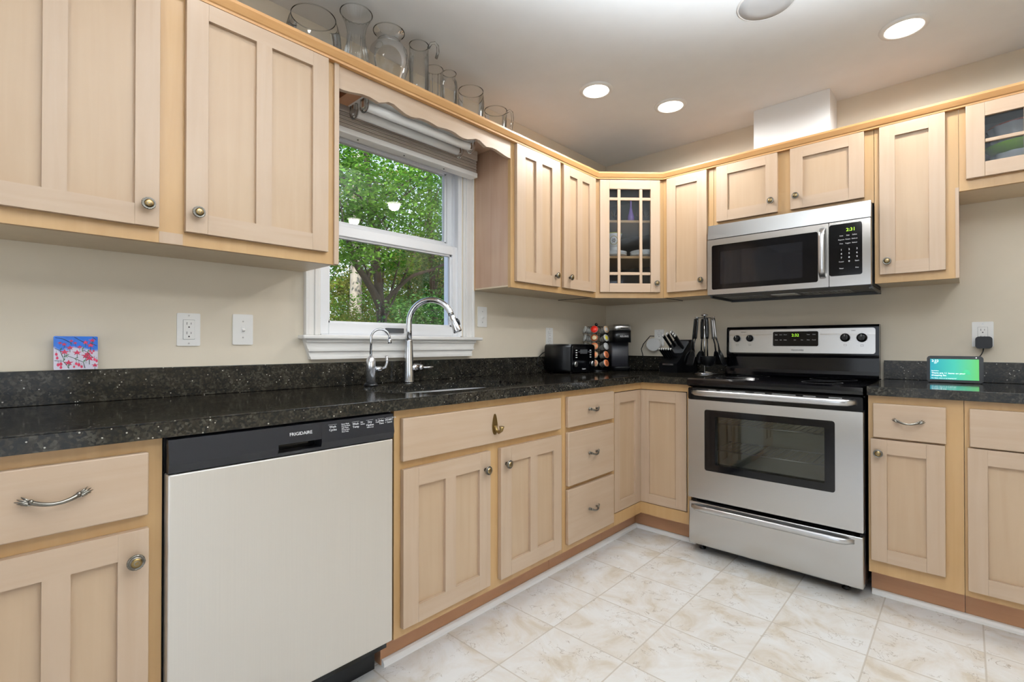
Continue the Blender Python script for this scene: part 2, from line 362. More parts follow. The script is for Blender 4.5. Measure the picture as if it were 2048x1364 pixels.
def tag(o, label, cat, group=None, kind=None):
    o['label'] = label; o['category'] = cat
    if group: o['group'] = group
    if kind: o['kind'] = kind
    return o
def struct(o, label=None):
    o['kind'] = 'structure'
    if label: o['label'] = label
    return o
def lab(o, label): o['label'] = label; return o
def strip_private():
    for o in bpy.data.objects:
        if '_org' in o.keys(): del o['_org']

# ---------------------------------------------------------------- room shell
H = 2.44; XR = 4.2; YF = -5.6
WY0, WY1, WZ0, WZ1 = -2.245, -1.450, 1.131, 2.075     # window opening in the left wall
def wall_with_hole(name, fr, u0, u1, z1, hole, thick, mat='wall'):
    b = MB(fr); hu0, hu1, hz0, hz1 = hole
    b.plate_holes([(u0, 0), (u1, 0), (u1, z1), (u0, z1)], [[(hu0, hz0), (hu1, hz0), (hu1, hz1), (hu0, hz1)]], 'uz', -thick, 0)
    return struct(b.build(name, mat))
wall_with_hole('wall_left', LW, YF, 0, H, (WY0, WY1, WZ0, WZ1), 0.14)
struct(MB().box(-0.14, XR+.14, 0, 0.14, 0, H).build('wall_back', 'wall'))
RW = Frame((XR, 0, 0), (0, -1, 0), (-1, 0, 0)); FW = Frame((0, YF, 0), (-1, 0, 0), (0, 1, 0))
wall_with_hole('wall_right', RW, 0, -YF, H, (2.6, 4.6, 0.1, 2.12), 0.1)
wall_with_hole('wall_front', FW, -XR, 0, H, (-3.1, -0.7, 0.1, 2.12), 0.1)
struct(MB().box(-0.14, XR+.1, YF-.1, 0.14, -0.1, 0).build('floor', 'floor'))
struct(MB().box(-0.14, XR+.1, YF-.1, 0.14, H, H+.1).build('ceiling', 'ceiling'))
struct(MB().box(1.105, 1.48, -0.19, -0.0005, 2.141, H-.0005).build('trim_1', 'ceiling'), 'boxed duct chase painted like the wall, above the microwave cabinet')
for nm, fr, hole in (('added_window_2', RW, (2.6, 4.6, .1, 2.12)), ('added_window_3', FW, (-3.1, -.7, .1, 2.12))):  # unseen windows added so fill light can enter the room
    b = MB(fr); a0, a1, c0, c1 = hole
    b.box(a0, a0+.06, -.08, .01, c0, c1); b.box(a1-.06, a1, -.08, .01, c0, c1); b.box(a0+.06, a1-.06, -.08, .01, c0, c0+.06); b.box(a0+.06, a1-.06, -.08, .01, c1-.06, c1)
    b.box((a0+a1)/2-.04, (a0+a1)/2+.04, -.07, 0, c0+.06, c1-.06)
    o = struct(b.build(nm, 'white'))
    MB(fr).box(a0+.06, a1-.06, -.045, -.04, c0+.06, c1-.06).build('pane', 'pane', o)

# ---------------------------------------------------------------- window over the sink
b = MB(LW)
# casing with stepped profile
CW = .068
def casing(b, u0, u1, z0, z1, vert, inner):
    if vert:
        s = 1 if inner == 'R' else -1
        uo = u0 if inner == 'R' else u1
        b.box(uo, uo+s*.014, 0, .024, z0, z1, .003); b.box(uo+s*.014, uo+s*.040, 0, .017, z0, z1, .003); b.box(uo+s*.040, uo+s*.056, 0, .021, z0, z1, .003); b.box(uo+s*.056, uo+s*CW, 0, .013, z0, z1, .003)
casing(b, WY0-CW, WY0, WZ0, WZ1+.05, True, 'R'); casing(b, WY1, WY1+CW+.006, WZ0, WZ1+.05, True, 'L')
b.box(WY0-CW, WY1+CW, 0, .02, WZ1, WZ1+.06, .002)
win = struct(b.build('window_1', 'white'))
# jamb liner
b = MB(LW); b.box(WY0, WY0+.008, -.14, 0, WZ0, WZ1); b.box(WY1-.008, WY1, -.14, 0, WZ0, WZ1); b.box(WY0, WY1, -.14, 0, WZ1-.008, WZ1); b.box(WY0, WY1, -.14, 0, WZ0-.001, WZ0+.006)
b.box(WY1-.022, WY1-.008, -.062, -.050, WZ0, WZ1); b.box(WY1-.022, WY1-.008, -.016, -.004, WZ0, WZ1)
b.build('jamb', 'vinyl', win)
b = MB(LW); b.box(WY0-CW-.022, WY1+CW+.042, -.01, .052, WZ0-.017, WZ0, .005); b.build('window_stool', 'white', win)
b = MB(LW)
ap = [(WY0-CW-.004, WZ0-.017), (WY1+CW+.008, WZ0-.017), (WY1+CW-.012, WZ0-.082), (WY0-CW+.016, WZ0-.082)]
def ap_row(z0, z1, d):
    t0 = (WZ0-.017-z0)/.065; t1 = (WZ0-.017-z1)/.065
    L0, R0 = WY0-CW-.004, WY1+CW+.008
    b.prism([(L0+.02*t0, z0), (R0-.02*t0, z0), (R0-.02*t1, z1), (L0+.02*t1, z1)], 'uz', 0, d)
zt = WZ0-.017
ap_row(zt-.012, zt, .034); ap_row(zt-.040, zt-.012, .024); ap_row(zt-.050, zt-.040, .030); ap_row(zt-.072, zt-.050, .020); ap_row(zt-.084, zt-.072, .026)
b.build('apron', 'white', win)
def sash(name, z0, z1, d0, d1, st, rb, rt):
    b = MB(LW); u0, u1 = WY0+.008, WY1-.008
    b.box(u0, u0+st, d0, d1, z0, z1, .003); b.box(u1-st, u1, d0, d1, z0, z1, .003)
    b.box(u0+st, u1-st, d0, d1, z0, z0+rb, .003); b.box(u0+st, u1-st, d0, d1, z1-rt, z1, .003)
    dm = (d0+d1)/2-.006
    for a, c in ((u0+st, 1), (u1-st, -1)): b.box(a, a+c*.010, dm-.01, d1-.012, z0+rb, z1-rt)
    b.box(u0+st, u1-st, dm-.01, d1-.012, z0+rb, z0+rb+.008); b.box(u0+st, u1-st, dm-.01, d1-.012, z1-rt-.008, z1-rt)
    o = b.build(name, 'vinyl', win)
    MB(LW).box(u0+st-.002, u1-st+.002, dm-.003, dm+.001, z0+rb-.002, z1-rt+.002).build('pane', 'pane', o)
    return o
ls = sash('lower_sash', WZ0+.006, 1.616, -.050, -.016, .042, .050, .046)
us = sash('upper_sash', 1.590, WZ1-.008, -.096, -.062, .042, .05, .05)
b = MB(LW); b.rrect(-1.915, -1.815, 1.146, 1.170, -.016, -.008, .003); b.build('sash_lift', 'darkgrey', win)

# ---------------------------------------------------------------- outside the window
GZ = -0.9
g_ = MB().box(-60, -0.3, -30, 60, GZ-.3, GZ); o = struct(g_.build('ground', 'soil'))
def leaves(b, centers, per, spread, size, rng, flat=0.35):
    for c in centers:
        c = Vector(c); tilt = Vector((rng.uniform(-.3, .3), rng.uniform(-.3, .3), 1)).normalized()
        for _ in range(per):
            p = c + Vector((rng.gauss(0, spread), rng.gauss(0, spread), rng.gauss(0, spread*flat)))
            n = (tilt + Vector((rng.gauss(0, .45), rng.gauss(0, .45), rng.gauss(0, .3)))).normalized()
            a = n.orthogonal().normalized(); a = (Matrix.Rotation(rng.uniform(0, 6.28), 3, n) @ a); q = n.cross(a)
            L = size*rng.uniform(.7, 1.3); w = L*.30
            v = [b.bm.verts.new(x) for x in (p, p+a*L*.4+q*w-n*L*.06, p+a*L-n*L*.14, p+a*L*.4-q*w-n*L*.06)]
            b._f((v[0], v[1], v[2])); b._f((v[0], v[2], v[3]))
def limb(b, pts, r0, r1, seg=8):
    P = [Vector(p) for p in pts]; out = []
    n = 6
    for i in range(len(P)-1):
        for k in range(n): 
            t = k/n; p0 = P[max(i-1, 0)]; p1 = P[i]; p2 = P[i+1]; p3 = P[min(i+2, len(P)-1)]
            out.append(0.5*((2*p1)+(p2-p0)*t+(2*p0-5*p1+4*p2-p3)*t*t+(3*p1-p0-3*p2+p3)*t**3))
    out.append(P[-1]); m = len(out)
    b.tube(out, [r0+(r1-r0)*i/(m-1) for i in range(m)], seg)
def tree(name, label, cat, trunk_paths, crown, ncl, per, lsize, leaf, seed, bark='bark', group='trees outside the window', twigs=14):
    rng = random.Random(seed); base = trunk_paths[0][0][0]
    t = thing(name, label, cat, (base[0], base[1], GZ), group)
    b = MB()
    for path, r0, r1 in trunk_paths: limb(b, path, r0, r1)
    cx, cy, cz, rx, ry, rz = crown
    cl = []
    for _ in range(ncl):
        while True:
            x, y, z = [rng.uniform(-1, 1) for _ in range(3)]
            if x*x+y*y+z*z < 1: break
        cl.append((cx+x*rx, cy+y*ry, cz+z*rz))
    top = trunk_paths[0][0][-1]
    for k in range(twigs):
        c = Vector(rng.choice(cl)); a = Vector(rng.choice(trunk_paths[0][0][1:])); mid = (a+c)/2 + Vector((rng.uniform(-.2, .2), rng.uniform(-.2, .2), rng.uniform(0, .3)))
        limb(b, [a, mid, c], .028, .006, 5)
    b.build('trunk', bark, t)
    b = MB(); leaves(b, cl, per, .26, lsize, rng); b.build('foliage', leaf, t, recalc=False)
    return t
tree('tree', 'forked dark-barked tree whose left limb curves away, low in the window', 'tree',
     [([(-7.0, 2.55, GZ), (-7.0, 2.50, 1.5), (-7.0, 2.38, 2.0), (-7.0, 2.12, 2.42), (-7.0, 1.85, 2.78), (-7.1, 1.66, 3.6)], .115, .045),
      ([(-7.0, 2.52, 1.3), (-7.02, 2.46, 1.9), (-7.05, 2.40, 2.6), (-7.1, 2.28, 3.7), (-7.1, 2.15, 5.4)], .11, .06),
      ([(-7.0, 2.46, 1.9), (-6.6, 2.9, 2.5), (-6.5, 3.5, 2.75), (-6.4, 4.3, 3.2)], .05, .02)],
     (-6.8, 2.5, 4.2, 1.6, 2.3, 1.6), 190, 60, .085, 'leaf', 1)
tree('tree', 'bright leafy tree filling the upper right of the window', 'tree',
     [([(-9.2, 5.6, GZ), (-9.1, 5.5, 2.0), (-9.0, 5.3, 4.2), (-8.9, 5.2, 6.0)], .12, .05)],
     (-9.0, 5.4, 4.2, 1.7, 2.0, 2.1), 190, 60, .095, 'leaf2', 2)
tree('tree', 'tall green tree at the upper left of the window', 'tree',
     [([(-6.2, 0.6, GZ), (-6.2, 0.7, 2.0), (-6.1, 0.9, 4.0), (-6.1, 1.0, 5.4)], .10, .04)],
     (-6.0, 1.0, 3.9, 1.1, 1.4, 1.4), 110, 55, .085, 'leaf', 3)
tree('tree', 'pale straight trunk standing far left behind the forked tree', 'tree',
     [([(-11.0, 4.1, GZ), (-11.0, 4.15, 3.0), (-11.0, 4.2, 6.6)], .19, .15)],
     (-11.2, 4.3, 6.1, 1.8, 2.0, 1.4), 70, 50, .11, 'leaf3', 4, bark='palebark')
tree('tree', 'yellowish tree behind the forked tree in the middle of the window', 'tree',
     [([(-12.0, 6.6, GZ), (-12.0, 6.7, 2.5), (-12.1, 6.9, 4.6)], .11, .05)],
     (-12.0, 6.8, 3.2, 1.6, 2.4, 1.6), 190, 55, .11, 'leaf3', 5)
tree('tree', 'distant dark green tree seen behind all others on the right', 'tree',
     [([(-14.5, 10.2, GZ), (-14.5, 10.2, 3), (-14.6, 10.4, 5)], .13, .06)],
     (-14.5, 10.2, 3.6, 2.0, 2.6, 2.4), 220, 60, .13, 'leaf2', 6)
tree('tree', 'distant green tree seen behind all others on the left', 'tree',
     [([(-15.0, 6.2, GZ), (-15.0, 6.2, 3), (-15, 6.3, 5.4)], .13, .06)],
     (-15.0, 6.4, 3.2, 1.8, 3.0, 2.2), 220, 60, .13, 'leaf', 7)
def shrub(label, c, r, n, leaf, seed, size=.07):
    rng = random.Random(seed); t = thing('shrub', label, 'shrub', (c[0], c[1], GZ), 'shrubs outside the window')
    b = MB()
    for k in range(9):
        a = rng.uniform(0, 6.28); limb(b, [(c[0], c[1], GZ), (c[0]+.3*r[0]*math.cos(a), c[1]+.3*r[1]*math.sin(a), (GZ+c[2])/2), (c[0]+.7*r[0]*math.cos(a), c[1]+.7*r[1]*math.sin(a), c[2]+r[2]*rng.uniform(.1, .7))], .02, .005, 5)
    b.build('stem', 'bark', t)
    cl = []
    for _ in range(n):
        while True:
            x, y, z = [rng.uniform(-1, 1) for _ in range(3)]
            if x*x+y*y+z*z < 1: break
        cl.append((c[0]+x*r[0], c[1]+y*r[1], c[2]+z*r[2]))
    b = MB(); leaves(b, cl, 70, .2, size, rng, .5); b.build('foliage', leaf, t, recalc=False)
shrub('bright green shrub low at the right of the window', (-5.2, 2.45, 1.2), (.8, 1.0, .95), 85, 'leaf2', 11)
shrub('yellow-green shrub low at the left of the window', (-8.2, 1.9, 1.0), (.9, 1.3, 1.15), 90, 'leaf3', 12)
shrub('green shrub behind the forked trunk low in the window', (-9.5, 4.2, 1.4), (1.0, 1.6, 1.5), 95, 'leaf', 13, .08)
shrub('wide dark shrub at the far right behind the bright shrub', (-10.5, 7.0, 1.7), (1.0, 2.0, 1.8), 110, 'leaf2', 14, .09)
shrub('tall yellow-tipped shrub in the middle distance behind the trunk', (-13.0, 5.0, 1.6), (1.0, 2.0, 1.8), 110, 'leaf3', 15, .10)

for i, (x, y, r) in enumerate(((-8.0, -1.6, 1.9), (-9.5, -5.0, 2.1), (-11.5, 1.2, 2.0))):
    tree('tree', 'leafy green tree beyond the left edge of the window, %s' % ['nearest of those three', 'furthest left of those three', 'furthest back of those three'][i], 'tree',
         [([(x, y, GZ), (x+.1, y+.1, 2.0), (x, y+.2, 4.6)], .12, .05)], (x, y+.1, 3.4, 1.7, r, 2.0), 110, 50, .11, ['leaf', 'leaf2', 'leaf'][i], 30+i)
shrub('broad green shrub beyond the left edge of the window', (-7.0, -.4, .9), (1.0, 1.5, 1.1), 80, 'leaf2', 41, .08)
shrub('yellow-green shrub furthest left, beyond the left edge of the window', (-8.5, -3.2, 1.0), (1.0, 1.8, 1.2), 90, 'leaf3', 42, .08)

# ---------------------------------------------------------------- hardware
def knob(parent, fr, u, d, z, brass='pewter'):
    b = MB(fr); b.mi = 0
    b.lathe([(.007, 0), (.006, .010), (.008, .014), (.0155, .0165), (.0172, .0195), (.0165, .0225), (.0140, .0235), (.0135, .0225), (.0115, .0225), (.011, .0255), (.008, .0275), (.003, .0285)], (u, d, z), (0, 1, 0), 24)
    for k in range(16):
        a = 2*PI*k/16; b.box(u+.0157*math.cos(a)-.001, u+.0157*math.cos(a)+.001, d+.0175, d+.0238, z+.0157*math.sin(a)-.001, z+.0157*math.sin(a)+.001)
    k = b.build('knob', 'pewter', parent)
    b = MB(fr); b.lathe([(.0108, .0225), (.0105, .0262), (.0075, .0282), (.0045, .0279), (.003, .029)], (u, d, z), (0, 1, 0), 20); b.build('knob_centre', 'brass', k)
def pull(parent, fr, u, d, z, w=.11):
    b = MB(fr); h = w/2
    pts = []
    for i in range(17):
        t = -1+2*i/16; pts.append((u+t*h*.62, d+.012+.013*(1-t*t), z-.008*(1-t*t)+.004))
    b.tube(pts, [.0036+.0016*abs(-1+2*i/16) for i in range(17)], 8)
    for s in (-1, 1):
        b.cyl((u+s*h*.62, d, z+.002), (u+s*h*.62, d+.014, z+.003), .005, .0055, 12)
        for a in (-.65, -.3, 0, .3, .65):   # fanned leaf
            L = h*.42*(1-.35*abs(a)); c, sn = math.cos(a), math.sin(a)
            tip = (u+s*(h*.58+L*c), d+.008, z+.004+L*sn*.7+ .004)
            b.tube([(u+s*h*.58, d+.010, z+.004), (u+s*(h*.58+L*c*.5), d+.013, z+.005+L*sn*.4), tip], [.002, .0034, .0008], 6, flat=.7)
        b.sphere((u+s*h*.60, d+.016, z+.006), .0045, 10)
    b.build('pull', 'pewter', parent)
def door_slab(cab, fr, u0, u1, z0, z1, d, panels, name='door', th=.019, mats=('door_v', 'door_h', 'door_panel')):
    b = MB(fr); pz0, pz1 = panels[0][2], panels[0][3]
    edges = [u0]+[x for p in panels for x in p[:2]]+[u1]
    b.mi = 0
    b.box(u0, panels[0][0], d, d+th, z0, z1, .0010); b.box(panels[-1][1], u1, d, d+th, z0, z1, .0010)
    for i in range(len(panels)-1): b.box(panels[i][1], panels[i+1][0], d, d+th-.0002, pz0, pz1)
    b.mi = 1
    b.box(panels[0][0], panels[-1][1], d, d+th-.0001, z0, pz0); b.box(panels[0][0], panels[-1][1], d, d+th-.0001, pz1, z1)
    b.mi = 2
    for p in panels: b.box(p[0]-.004, p[1]+.004, d+.002, d+th-.0115, p[2]-.004, p[3]+.004)
    return b.build(name, list(mats), cab)
def drawer_slab(cab, fr, u0, u1, z0, z1, d, name='drawer', th=.019):
    return MB(fr).box(u0, u1, d, d+th, z0, z1, .003, 3).build(name, 'door_h', cab)
def frame_with_openings(cab, fr, u0, u1, z0, z1, d0, d1, holes, mat='frame_v'):
    b = MB(fr)
    if holes: b.plate_holes([(u0, z0), (u1, z0), (u1, z1), (u0, z1)], [[(a, e), (c, e), (c, f), (a, f)] for a, c, e, f in holes], 'uz', d0, d1)
    else: b.box(u0, u1, d0, d1, z0, z1)
    return b.build('face_frame', mat, cab)

# ---------------------------------------------------------------- wall cabinets
FD = .295; ZB, ZT = 1.385, 2.140
def wall_cab(label, fr, u0, u1, z0=ZB, z1=ZT, name='wall_cabinet', side='side'):
    t = thing(name, label, 'cabinet', fr.w((u0+u1)/2, .15, z0), 'maple wall cabinets')
    e = .0006
    b = MB(fr); b.box(u0+e, u1-e, .0008, FD-.02, z0+.012, z1-e); b.build('body', side, t)
    MB(fr).box(u0+e, u1-e, .0008, FD-.02, z0+.004, z0+.0118).build('bottom_panel', 'under', t)
    frame_with_openings(t, fr, u0+e, u1-e, z0, z1-e, FD-.0195, FD, None)
    return t
c = wall_cab('long two-door maple wall cabinet left of the window, nearest the camera', LW, -3.355, -2.3175)
d1 = door_slab(c, LW, -3.307, -2.867, 1.425, 2.125, FD+.0005, [(-3.249, -3.110, 1.483, 2.075), (-3.063, -2.924, 1.483, 2.075)]); knob(d1, LW, -2.896, FD+.0195, 1.484)
d1 = door_slab(c, LW, -2.803, -2.363, 1.425, 2.125, FD+.0005, [(-2.745, -2.608, 1.483, 2.075), (-2.560, -2.421, 1.483, 2.075)]); knob(d1, LW, -2.774, FD+.0195, 1.484)
MB(LW).box(-2.336, -2.3175, FD+.0003, FD+.010, ZB, ZT-.012, .002).build('end_stile', 'door_v', c)
MB(LW).box(-2.864, -2.806, FD+.0003, FD+.0016, 1.3855, 1.418).build('stile_block', 'door_v', c)
c = wall_cab('two-door maple wall cabinet just right of the window', LW, -1.3800, -.6000)
d1 = door_slab(c, LW, -1.352, -.985, 1.417, 2.125, FD+.0005, [(-1.285, -1.198, 1.475, 2.072), (-1.147, -1.060, 1.475, 2.072)]); knob(d1, LW, -1.030, FD+.0195, 1.477)
d1 = door_slab(c, LW, -.952, -.622, 1.417, 2.125, FD+.0005, [(-.892, -.817, 1.475, 2.072), (-.766, -.688, 1.475, 2.072)]); knob(d1, LW, -.900, FD+.0195, 1.479)
MB(LW).box(-1.3812, -1.3800, .0008, .030, ZB, ZT-.13).build('scribe_strip', 'frame_v', c)
c = wall_cab('narrow one-door maple wall cabinet between glass corner cabinet and microwave', SW, .6000, .9150)
d1 = door_slab(c, SW, .632, .880, 1.417, 2.125, FD+.0005, [(.690, .822, 1.475, 2.070)]); knob(d1, SW, .850, FD+.0195, 1.474)
c = wall_cab('short two-door maple wall cabinet above the microwave', SW, .9155, 1.6765, 1.775)
d1 = door_slab(c, SW, .936, 1.259, 1.805, 2.125, FD+.0005, [(.999, 1.200, 1.864, 2.072)]); knob(d1, SW, 1.229, FD+.0195, 1.868)
d1 = door_slab(c, SW, 1.320, 1.640, 1.805, 2.125, FD+.0005, [(1.378, 1.578, 1.864, 2.070)]); knob(d1, SW, 1.348, FD+.0195, 1.870)
c = wall_cab('one-door maple wall cabinet right of the microwave', SW, 1.6775, 1.9780)
d1 = door_slab(c, SW, 1.699, 1.934, 1.424, 2.125, FD+.0005, [(1.758, 1.878, 1.483, 2.071)]); knob(d1, SW, 1.728, FD+.0195, 1.484)
MB(SW).box(1.966, 1.978, FD+.0003, FD+.003, 1.386, 1.783).build('end_stile', 'door_v', c)

def muntin_door(cab, fr, u0, u1, z0, z1, d, gu0, gu1, gz0, gz1, us_, zs_, knob_at, mw=.019):
    b = MB(fr); th = .019
    b.mi = 0; b.box(u0, gu0, d, d+th, z0, z1, .002); b.box(gu1, u1, d, d+th, z0, z1, .002)
    b.mi = 1; b.box(gu0, gu1, d, d+th-.0001, z0, gz0, .0015); b.box(gu0, gu1, d, d+th-.0001, gz1, z1, .0015)
    b.mi = 0
    for u in us_: b.box(u-mw/2, u+mw/2, d+.004, d+th-.002, gz0, gz1, .003)
    b.mi = 1
    for z in zs_: b.box(gu0, gu1, d+.0045, d+th-.0025, z-mw/2, z+mw/2, .003)
    o = b.build('door', ['door_v', 'door_h'], cab)
    MB(fr).box(gu0-.001, gu1+.001, d+.003, d+.006, gz0-.001, gz1+.001).build('glass_pane', 'cabglass', o)
    if knob_at: knob(o, fr, knob_at[0], d+th, knob_at[1])
    return o
# diagonal corner cabinet
cc = thing('corner_wall_cabinet', 'diagonal corner wall cabinet with a nine-pane glass door', 'cabinet', (.25, -.25, ZB), 'maple wall cabinets')
hl = .2157; e = .0012
fp = [(.001, -.001), (.001, -.5985), (.2935, -.5985), (.5985, -.2935), (.5985, -.001)]
def inset_fp(k):  # inner footprint
    return [(.001+k, -.001-k), (.001+k, -.5985+k), (.2935-.3*k, -.5985+k), (.5985-k, -.2935+.3*k), (.5985-k, -.001-k)]
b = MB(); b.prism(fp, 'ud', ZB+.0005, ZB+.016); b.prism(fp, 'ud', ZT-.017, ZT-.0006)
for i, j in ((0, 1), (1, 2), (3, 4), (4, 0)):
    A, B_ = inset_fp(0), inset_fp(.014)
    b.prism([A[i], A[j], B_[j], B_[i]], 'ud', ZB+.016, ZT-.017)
b.build('body', 'shaded_inside', cc)
MB().prism(fp, 'ud', ZB-.0015, ZB+.0004).build('bottom_panel', 'under', cc)
for z in (1.640, 1.868):
    P = inset_fp(.0145); b = MB(); b.prism([P[0], P[1], (.262, -.5835), (.5835, -.262), P[4]], 'ud', z, z+.015); b.build('shelf', 'frame_h', cc)
FRD = Frame((.4475, -.4475, 0), (1, 1, 0), (1, -1, 0))
frame_with_openings(cc, FRD, -hl+.0005, hl-.0005, ZB, ZT-.0006, -.0185, 0, [(-.155, .155, 1.44, 2.10)])
muntin_door(cc, FRD, -.190, .190, 1.419, 2.122, .0008, -.130, .130, 1.474, 2.064, (-.069, .069), (2.003, 1.535), (.164, 1.474))
# glass cabinet at far right
GU0, GU1, GZB = 1.9785, 2.62, 1.765
gc = thing('wall_cabinet', 'short glass-door wall cabinet at the right edge with green bowl inside', 'cabinet', (2.3, -.15, GZB), 'maple wall cabinets')
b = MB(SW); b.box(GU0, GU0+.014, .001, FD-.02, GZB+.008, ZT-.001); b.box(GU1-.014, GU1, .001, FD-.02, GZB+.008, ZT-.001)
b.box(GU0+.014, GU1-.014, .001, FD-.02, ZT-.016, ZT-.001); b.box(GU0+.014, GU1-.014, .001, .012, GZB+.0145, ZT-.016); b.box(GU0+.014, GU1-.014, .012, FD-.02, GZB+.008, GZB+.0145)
b.build('body', 'shaded_inside', gc)
MB(SW).box(GU0, GU1, .001, FD-.02, GZB, GZB+.0078).build('bottom_panel', 'under', gc)
frame_with_openings(gc, SW, GU0, GU1, GZB, ZT-.0006, FD-.0195, FD, [(2.03, 2.57, 1.84, 2.10)])
muntin_door(gc, SW, 2.001, 2.595, 1.810, 2.126, FD+.0005, 2.061, 2.535, 1.872, 2.067, (2.184, 2.412), (1.962,), (2.30, 1.84), .016)

# crown moulding swept along the cabinet tops
def sweep(path, prof, name, mat, parent=None):
    P = [Vector((x, y, 0)) for x, y in path]; n = len(P); dirs = [(P[i+1]-P[i]).normalized() for i in range(n-1)]
    nrm = [Vector((d.y, -d.x, 0)) for d in dirs]; rs = []
    for i in range(n):
        if i == 0: m = nrm[0]; k = 1
        elif i == n-1: m = nrm[-1]; k = 1
        else:
            m = (nrm[i-1]+nrm[i]).normalized(); k = 1/m.dot(nrm[i])
        rs.append([(P[i].x+m.x*k*a, P[i].y+m.y*k*a, z) for a, z in prof])
    return MB().rings(rs, smooth=False).build(name, mat, parent)
cpath = [(FD+.0005, -3.355), (FD+.0005, -.5998), (.5998, -FD-.0005), (2.62, -FD-.0005)]
crown = sweep(cpath, [(0, 2.1265), (.0195, 2.1265), (.0205, 2.134), (.0245, 2.137), (.031, 2.149), (.035, 2.157), (.035, 2.1665), (.031, 2.168), (0, 2.168)], 'crown_moulding', 'crown')
tag(crown, 'honey maple crown moulding running along the tops of the wall cabinets', 'moulding')

# valance over the window
va = thing('window_valance', 'scalloped maple valance board bridging the cabinets above the window', 'valance', (.28, -1.85, 2.04))
half = [(0, 2.043), (.02, 2.043), (.045, 2.046), (.075, 2.052), (.10, 2.057), (.13, 2.058), (.155, 2.054), (.172, 2.051), (.19, 2.058), (.215, 2.069), (.24, 2.069), (.265, 2.060), (.295, 2.050), (.325, 2.047), (.345, 2.050), (.365, 2.056), (.39, 2.059), (.42, 2.058), (.445, 2.055), (.463, 2.052)]
U0, U1 = -2.3170, -1.3805; mid = (U0+U1)/2; k = (mid-U0)/.468
left = [(U0+a*k, z) for a, z in half]; right = [(U1-a*k, z) for a, z in half][::-1]
poly = left+right+[(U1, 2.1262), (U0, 2.1262)]
b = MB(LW); b.prism(poly, 'uz', FD-.019, FD); b.build('valance_board', 'door_h', va)
MB(LW).box(U0, U1, .001, FD-.0195, 2.127, 2.1395).build('top_shelf', 'side', va)
MB(LW).box(U0, U0+.012, FD-.030, FD-.0195, 2.045, 2.1265).build('cleat', 'kick', va)

# window blind drawn up
bl = thing('window_blind', 'taupe window blind raised to a stack at the top of the window', 'blind', (.05, -1.86, 1.985))
BU0, BU1 = -2.315, -1.410
MB(LW).box(BU0, BU1, .026, .082, 2.075, 2.1265, .003).build('head_rail', 'blind', bl)
b = MB(LW)
for i in range(8): b.box(BU0+.004, BU1-.004, .030, .079-(i % 2)*.003, 2.012+i*.0078, 2.0175+i*.0078, .001)
b.build('slat_stack', 'blind', bl)
MB(LW).box(BU0, BU1, .028, .082, 1.985, 2.010, .003).build('bottom_rail', 'white', bl)
for u in (-2.10, -1.86, -1.62): MB(LW).cyl((u, .055, 1.9825), (u, .055, 1.986), .0035, seg=10).build('cord_plug', 'darkgrey', bl)

# fluorescent fixture
fl = thing('fluorescent_light', 'unlit two-tube fluorescent light hidden behind the window valance', 'light fixture', (.19, -1.87, 2.03))
MB(LW).box(-2.185, -1.585, .120, .262, 2.078, 2.1265, .004).build('housing', 'white', fl)
for d in (.150, .232):
    tb = MB(LW).lathe([(.012, 0), (.0185, .006), (.0185, .550), (.012, .556)], (-2.163, d, 2.050), (1, 0, 0), 20).build('tube', 'tube', fl)
for u in (-2.180, -1.606):
    for d in (.150, .232):
        b = MB(LW)
        pts = [(u+.006, d-.022, 2.078)]+[(u+.006, d+.024*math.sin(a), 2.050-.024*math.cos(a)) for a in [math.radians(x) for x in range(-80, 81, 20)]]+[(u+.006, d+.022, 2.078)]
        b.tube(pts, .004, 8, flat=1.8); b.box(u, u+.010, d-.010, d+.010, 2.040, 2.078, .002); b.build('lamp_holder', 'clearbracket', fl)
MB(LW).box(-2.245, -2.19, .13, .25, 2.075, 2.1265).build('mounting_block', 'kick', fl)

# ---------------------------------------------------------------- base cabinets
BF = .610; KZ = .118
def base_cab(label, fr, u0, u1, name='base_cabinet'):
    t = thing(name, label, 'cabinet', fr.w((u0+u1)/2, .3, 0), 'maple base cabinets'); e = .0006
    MB(fr).box(u0+e, u1-e, .002, BF-.02, KZ, .8745 if name != 'sink_base_cabinet' else .66).build('body', 'side', t)
    frame_with_openings(t, fr, u0+e, u1-e, KZ, .8752, BF-.0195, BF, None)
    MB(fr).box(u0+e, u1-e, .30, .532, 0.001, KZ-.0005).build('toe_kick', 'kick', t)
    return t
c = base_cab('maple drawer and door base cabinet left of the dishwasher', LW, -3.300, -2.9185)
d1 = drawer_slab(c, LW, -3.262, -2.948, .704, .846, BF+.0005); pull(d1, LW, -3.105, BF+.0195, .776, .118)
d1 = door_slab(c, LW, -3.255, -2.947, .152, .674, BF+.0005, [(-3.196, -3.124, .211, .614), (-3.080, -3.003, .211, .614)]); knob(d1, LW, -2.974, BF+.0195, .610)
c = base_cab('maple sink base cabinet with two doors right of the dishwasher', LW, -2.2835, -1.3665, 'sink_base_cabinet')
d1 = drawer_slab(c, LW, -2.260, -1.397, .703, .846, BF+.0005, 'false_drawer_front')
b = MB(LW); hu, hd = -1.832, BF+.0195   # brass towel hook
b.prism([(hu+.0135*math.sin(a)*(1-.35*max(0, math.cos(a))), .772+(.046 if math.cos(a) > 0 else .036)*math.cos(a)) for a in [2*PI*i/28 for i in range(28)]], 'uz', hd, hd+.005)
b.tube([(hu, hd+.004, .772), (hu, hd+.012, .754), (hu+.001, hd+.024, .748), (hu+.002, hd+.036, .756), (hu+.002, hd+.038, .772)], [.007, .0075, .007, .007, .0105], 12)
b.build('towel_hook', 'brass', d1)
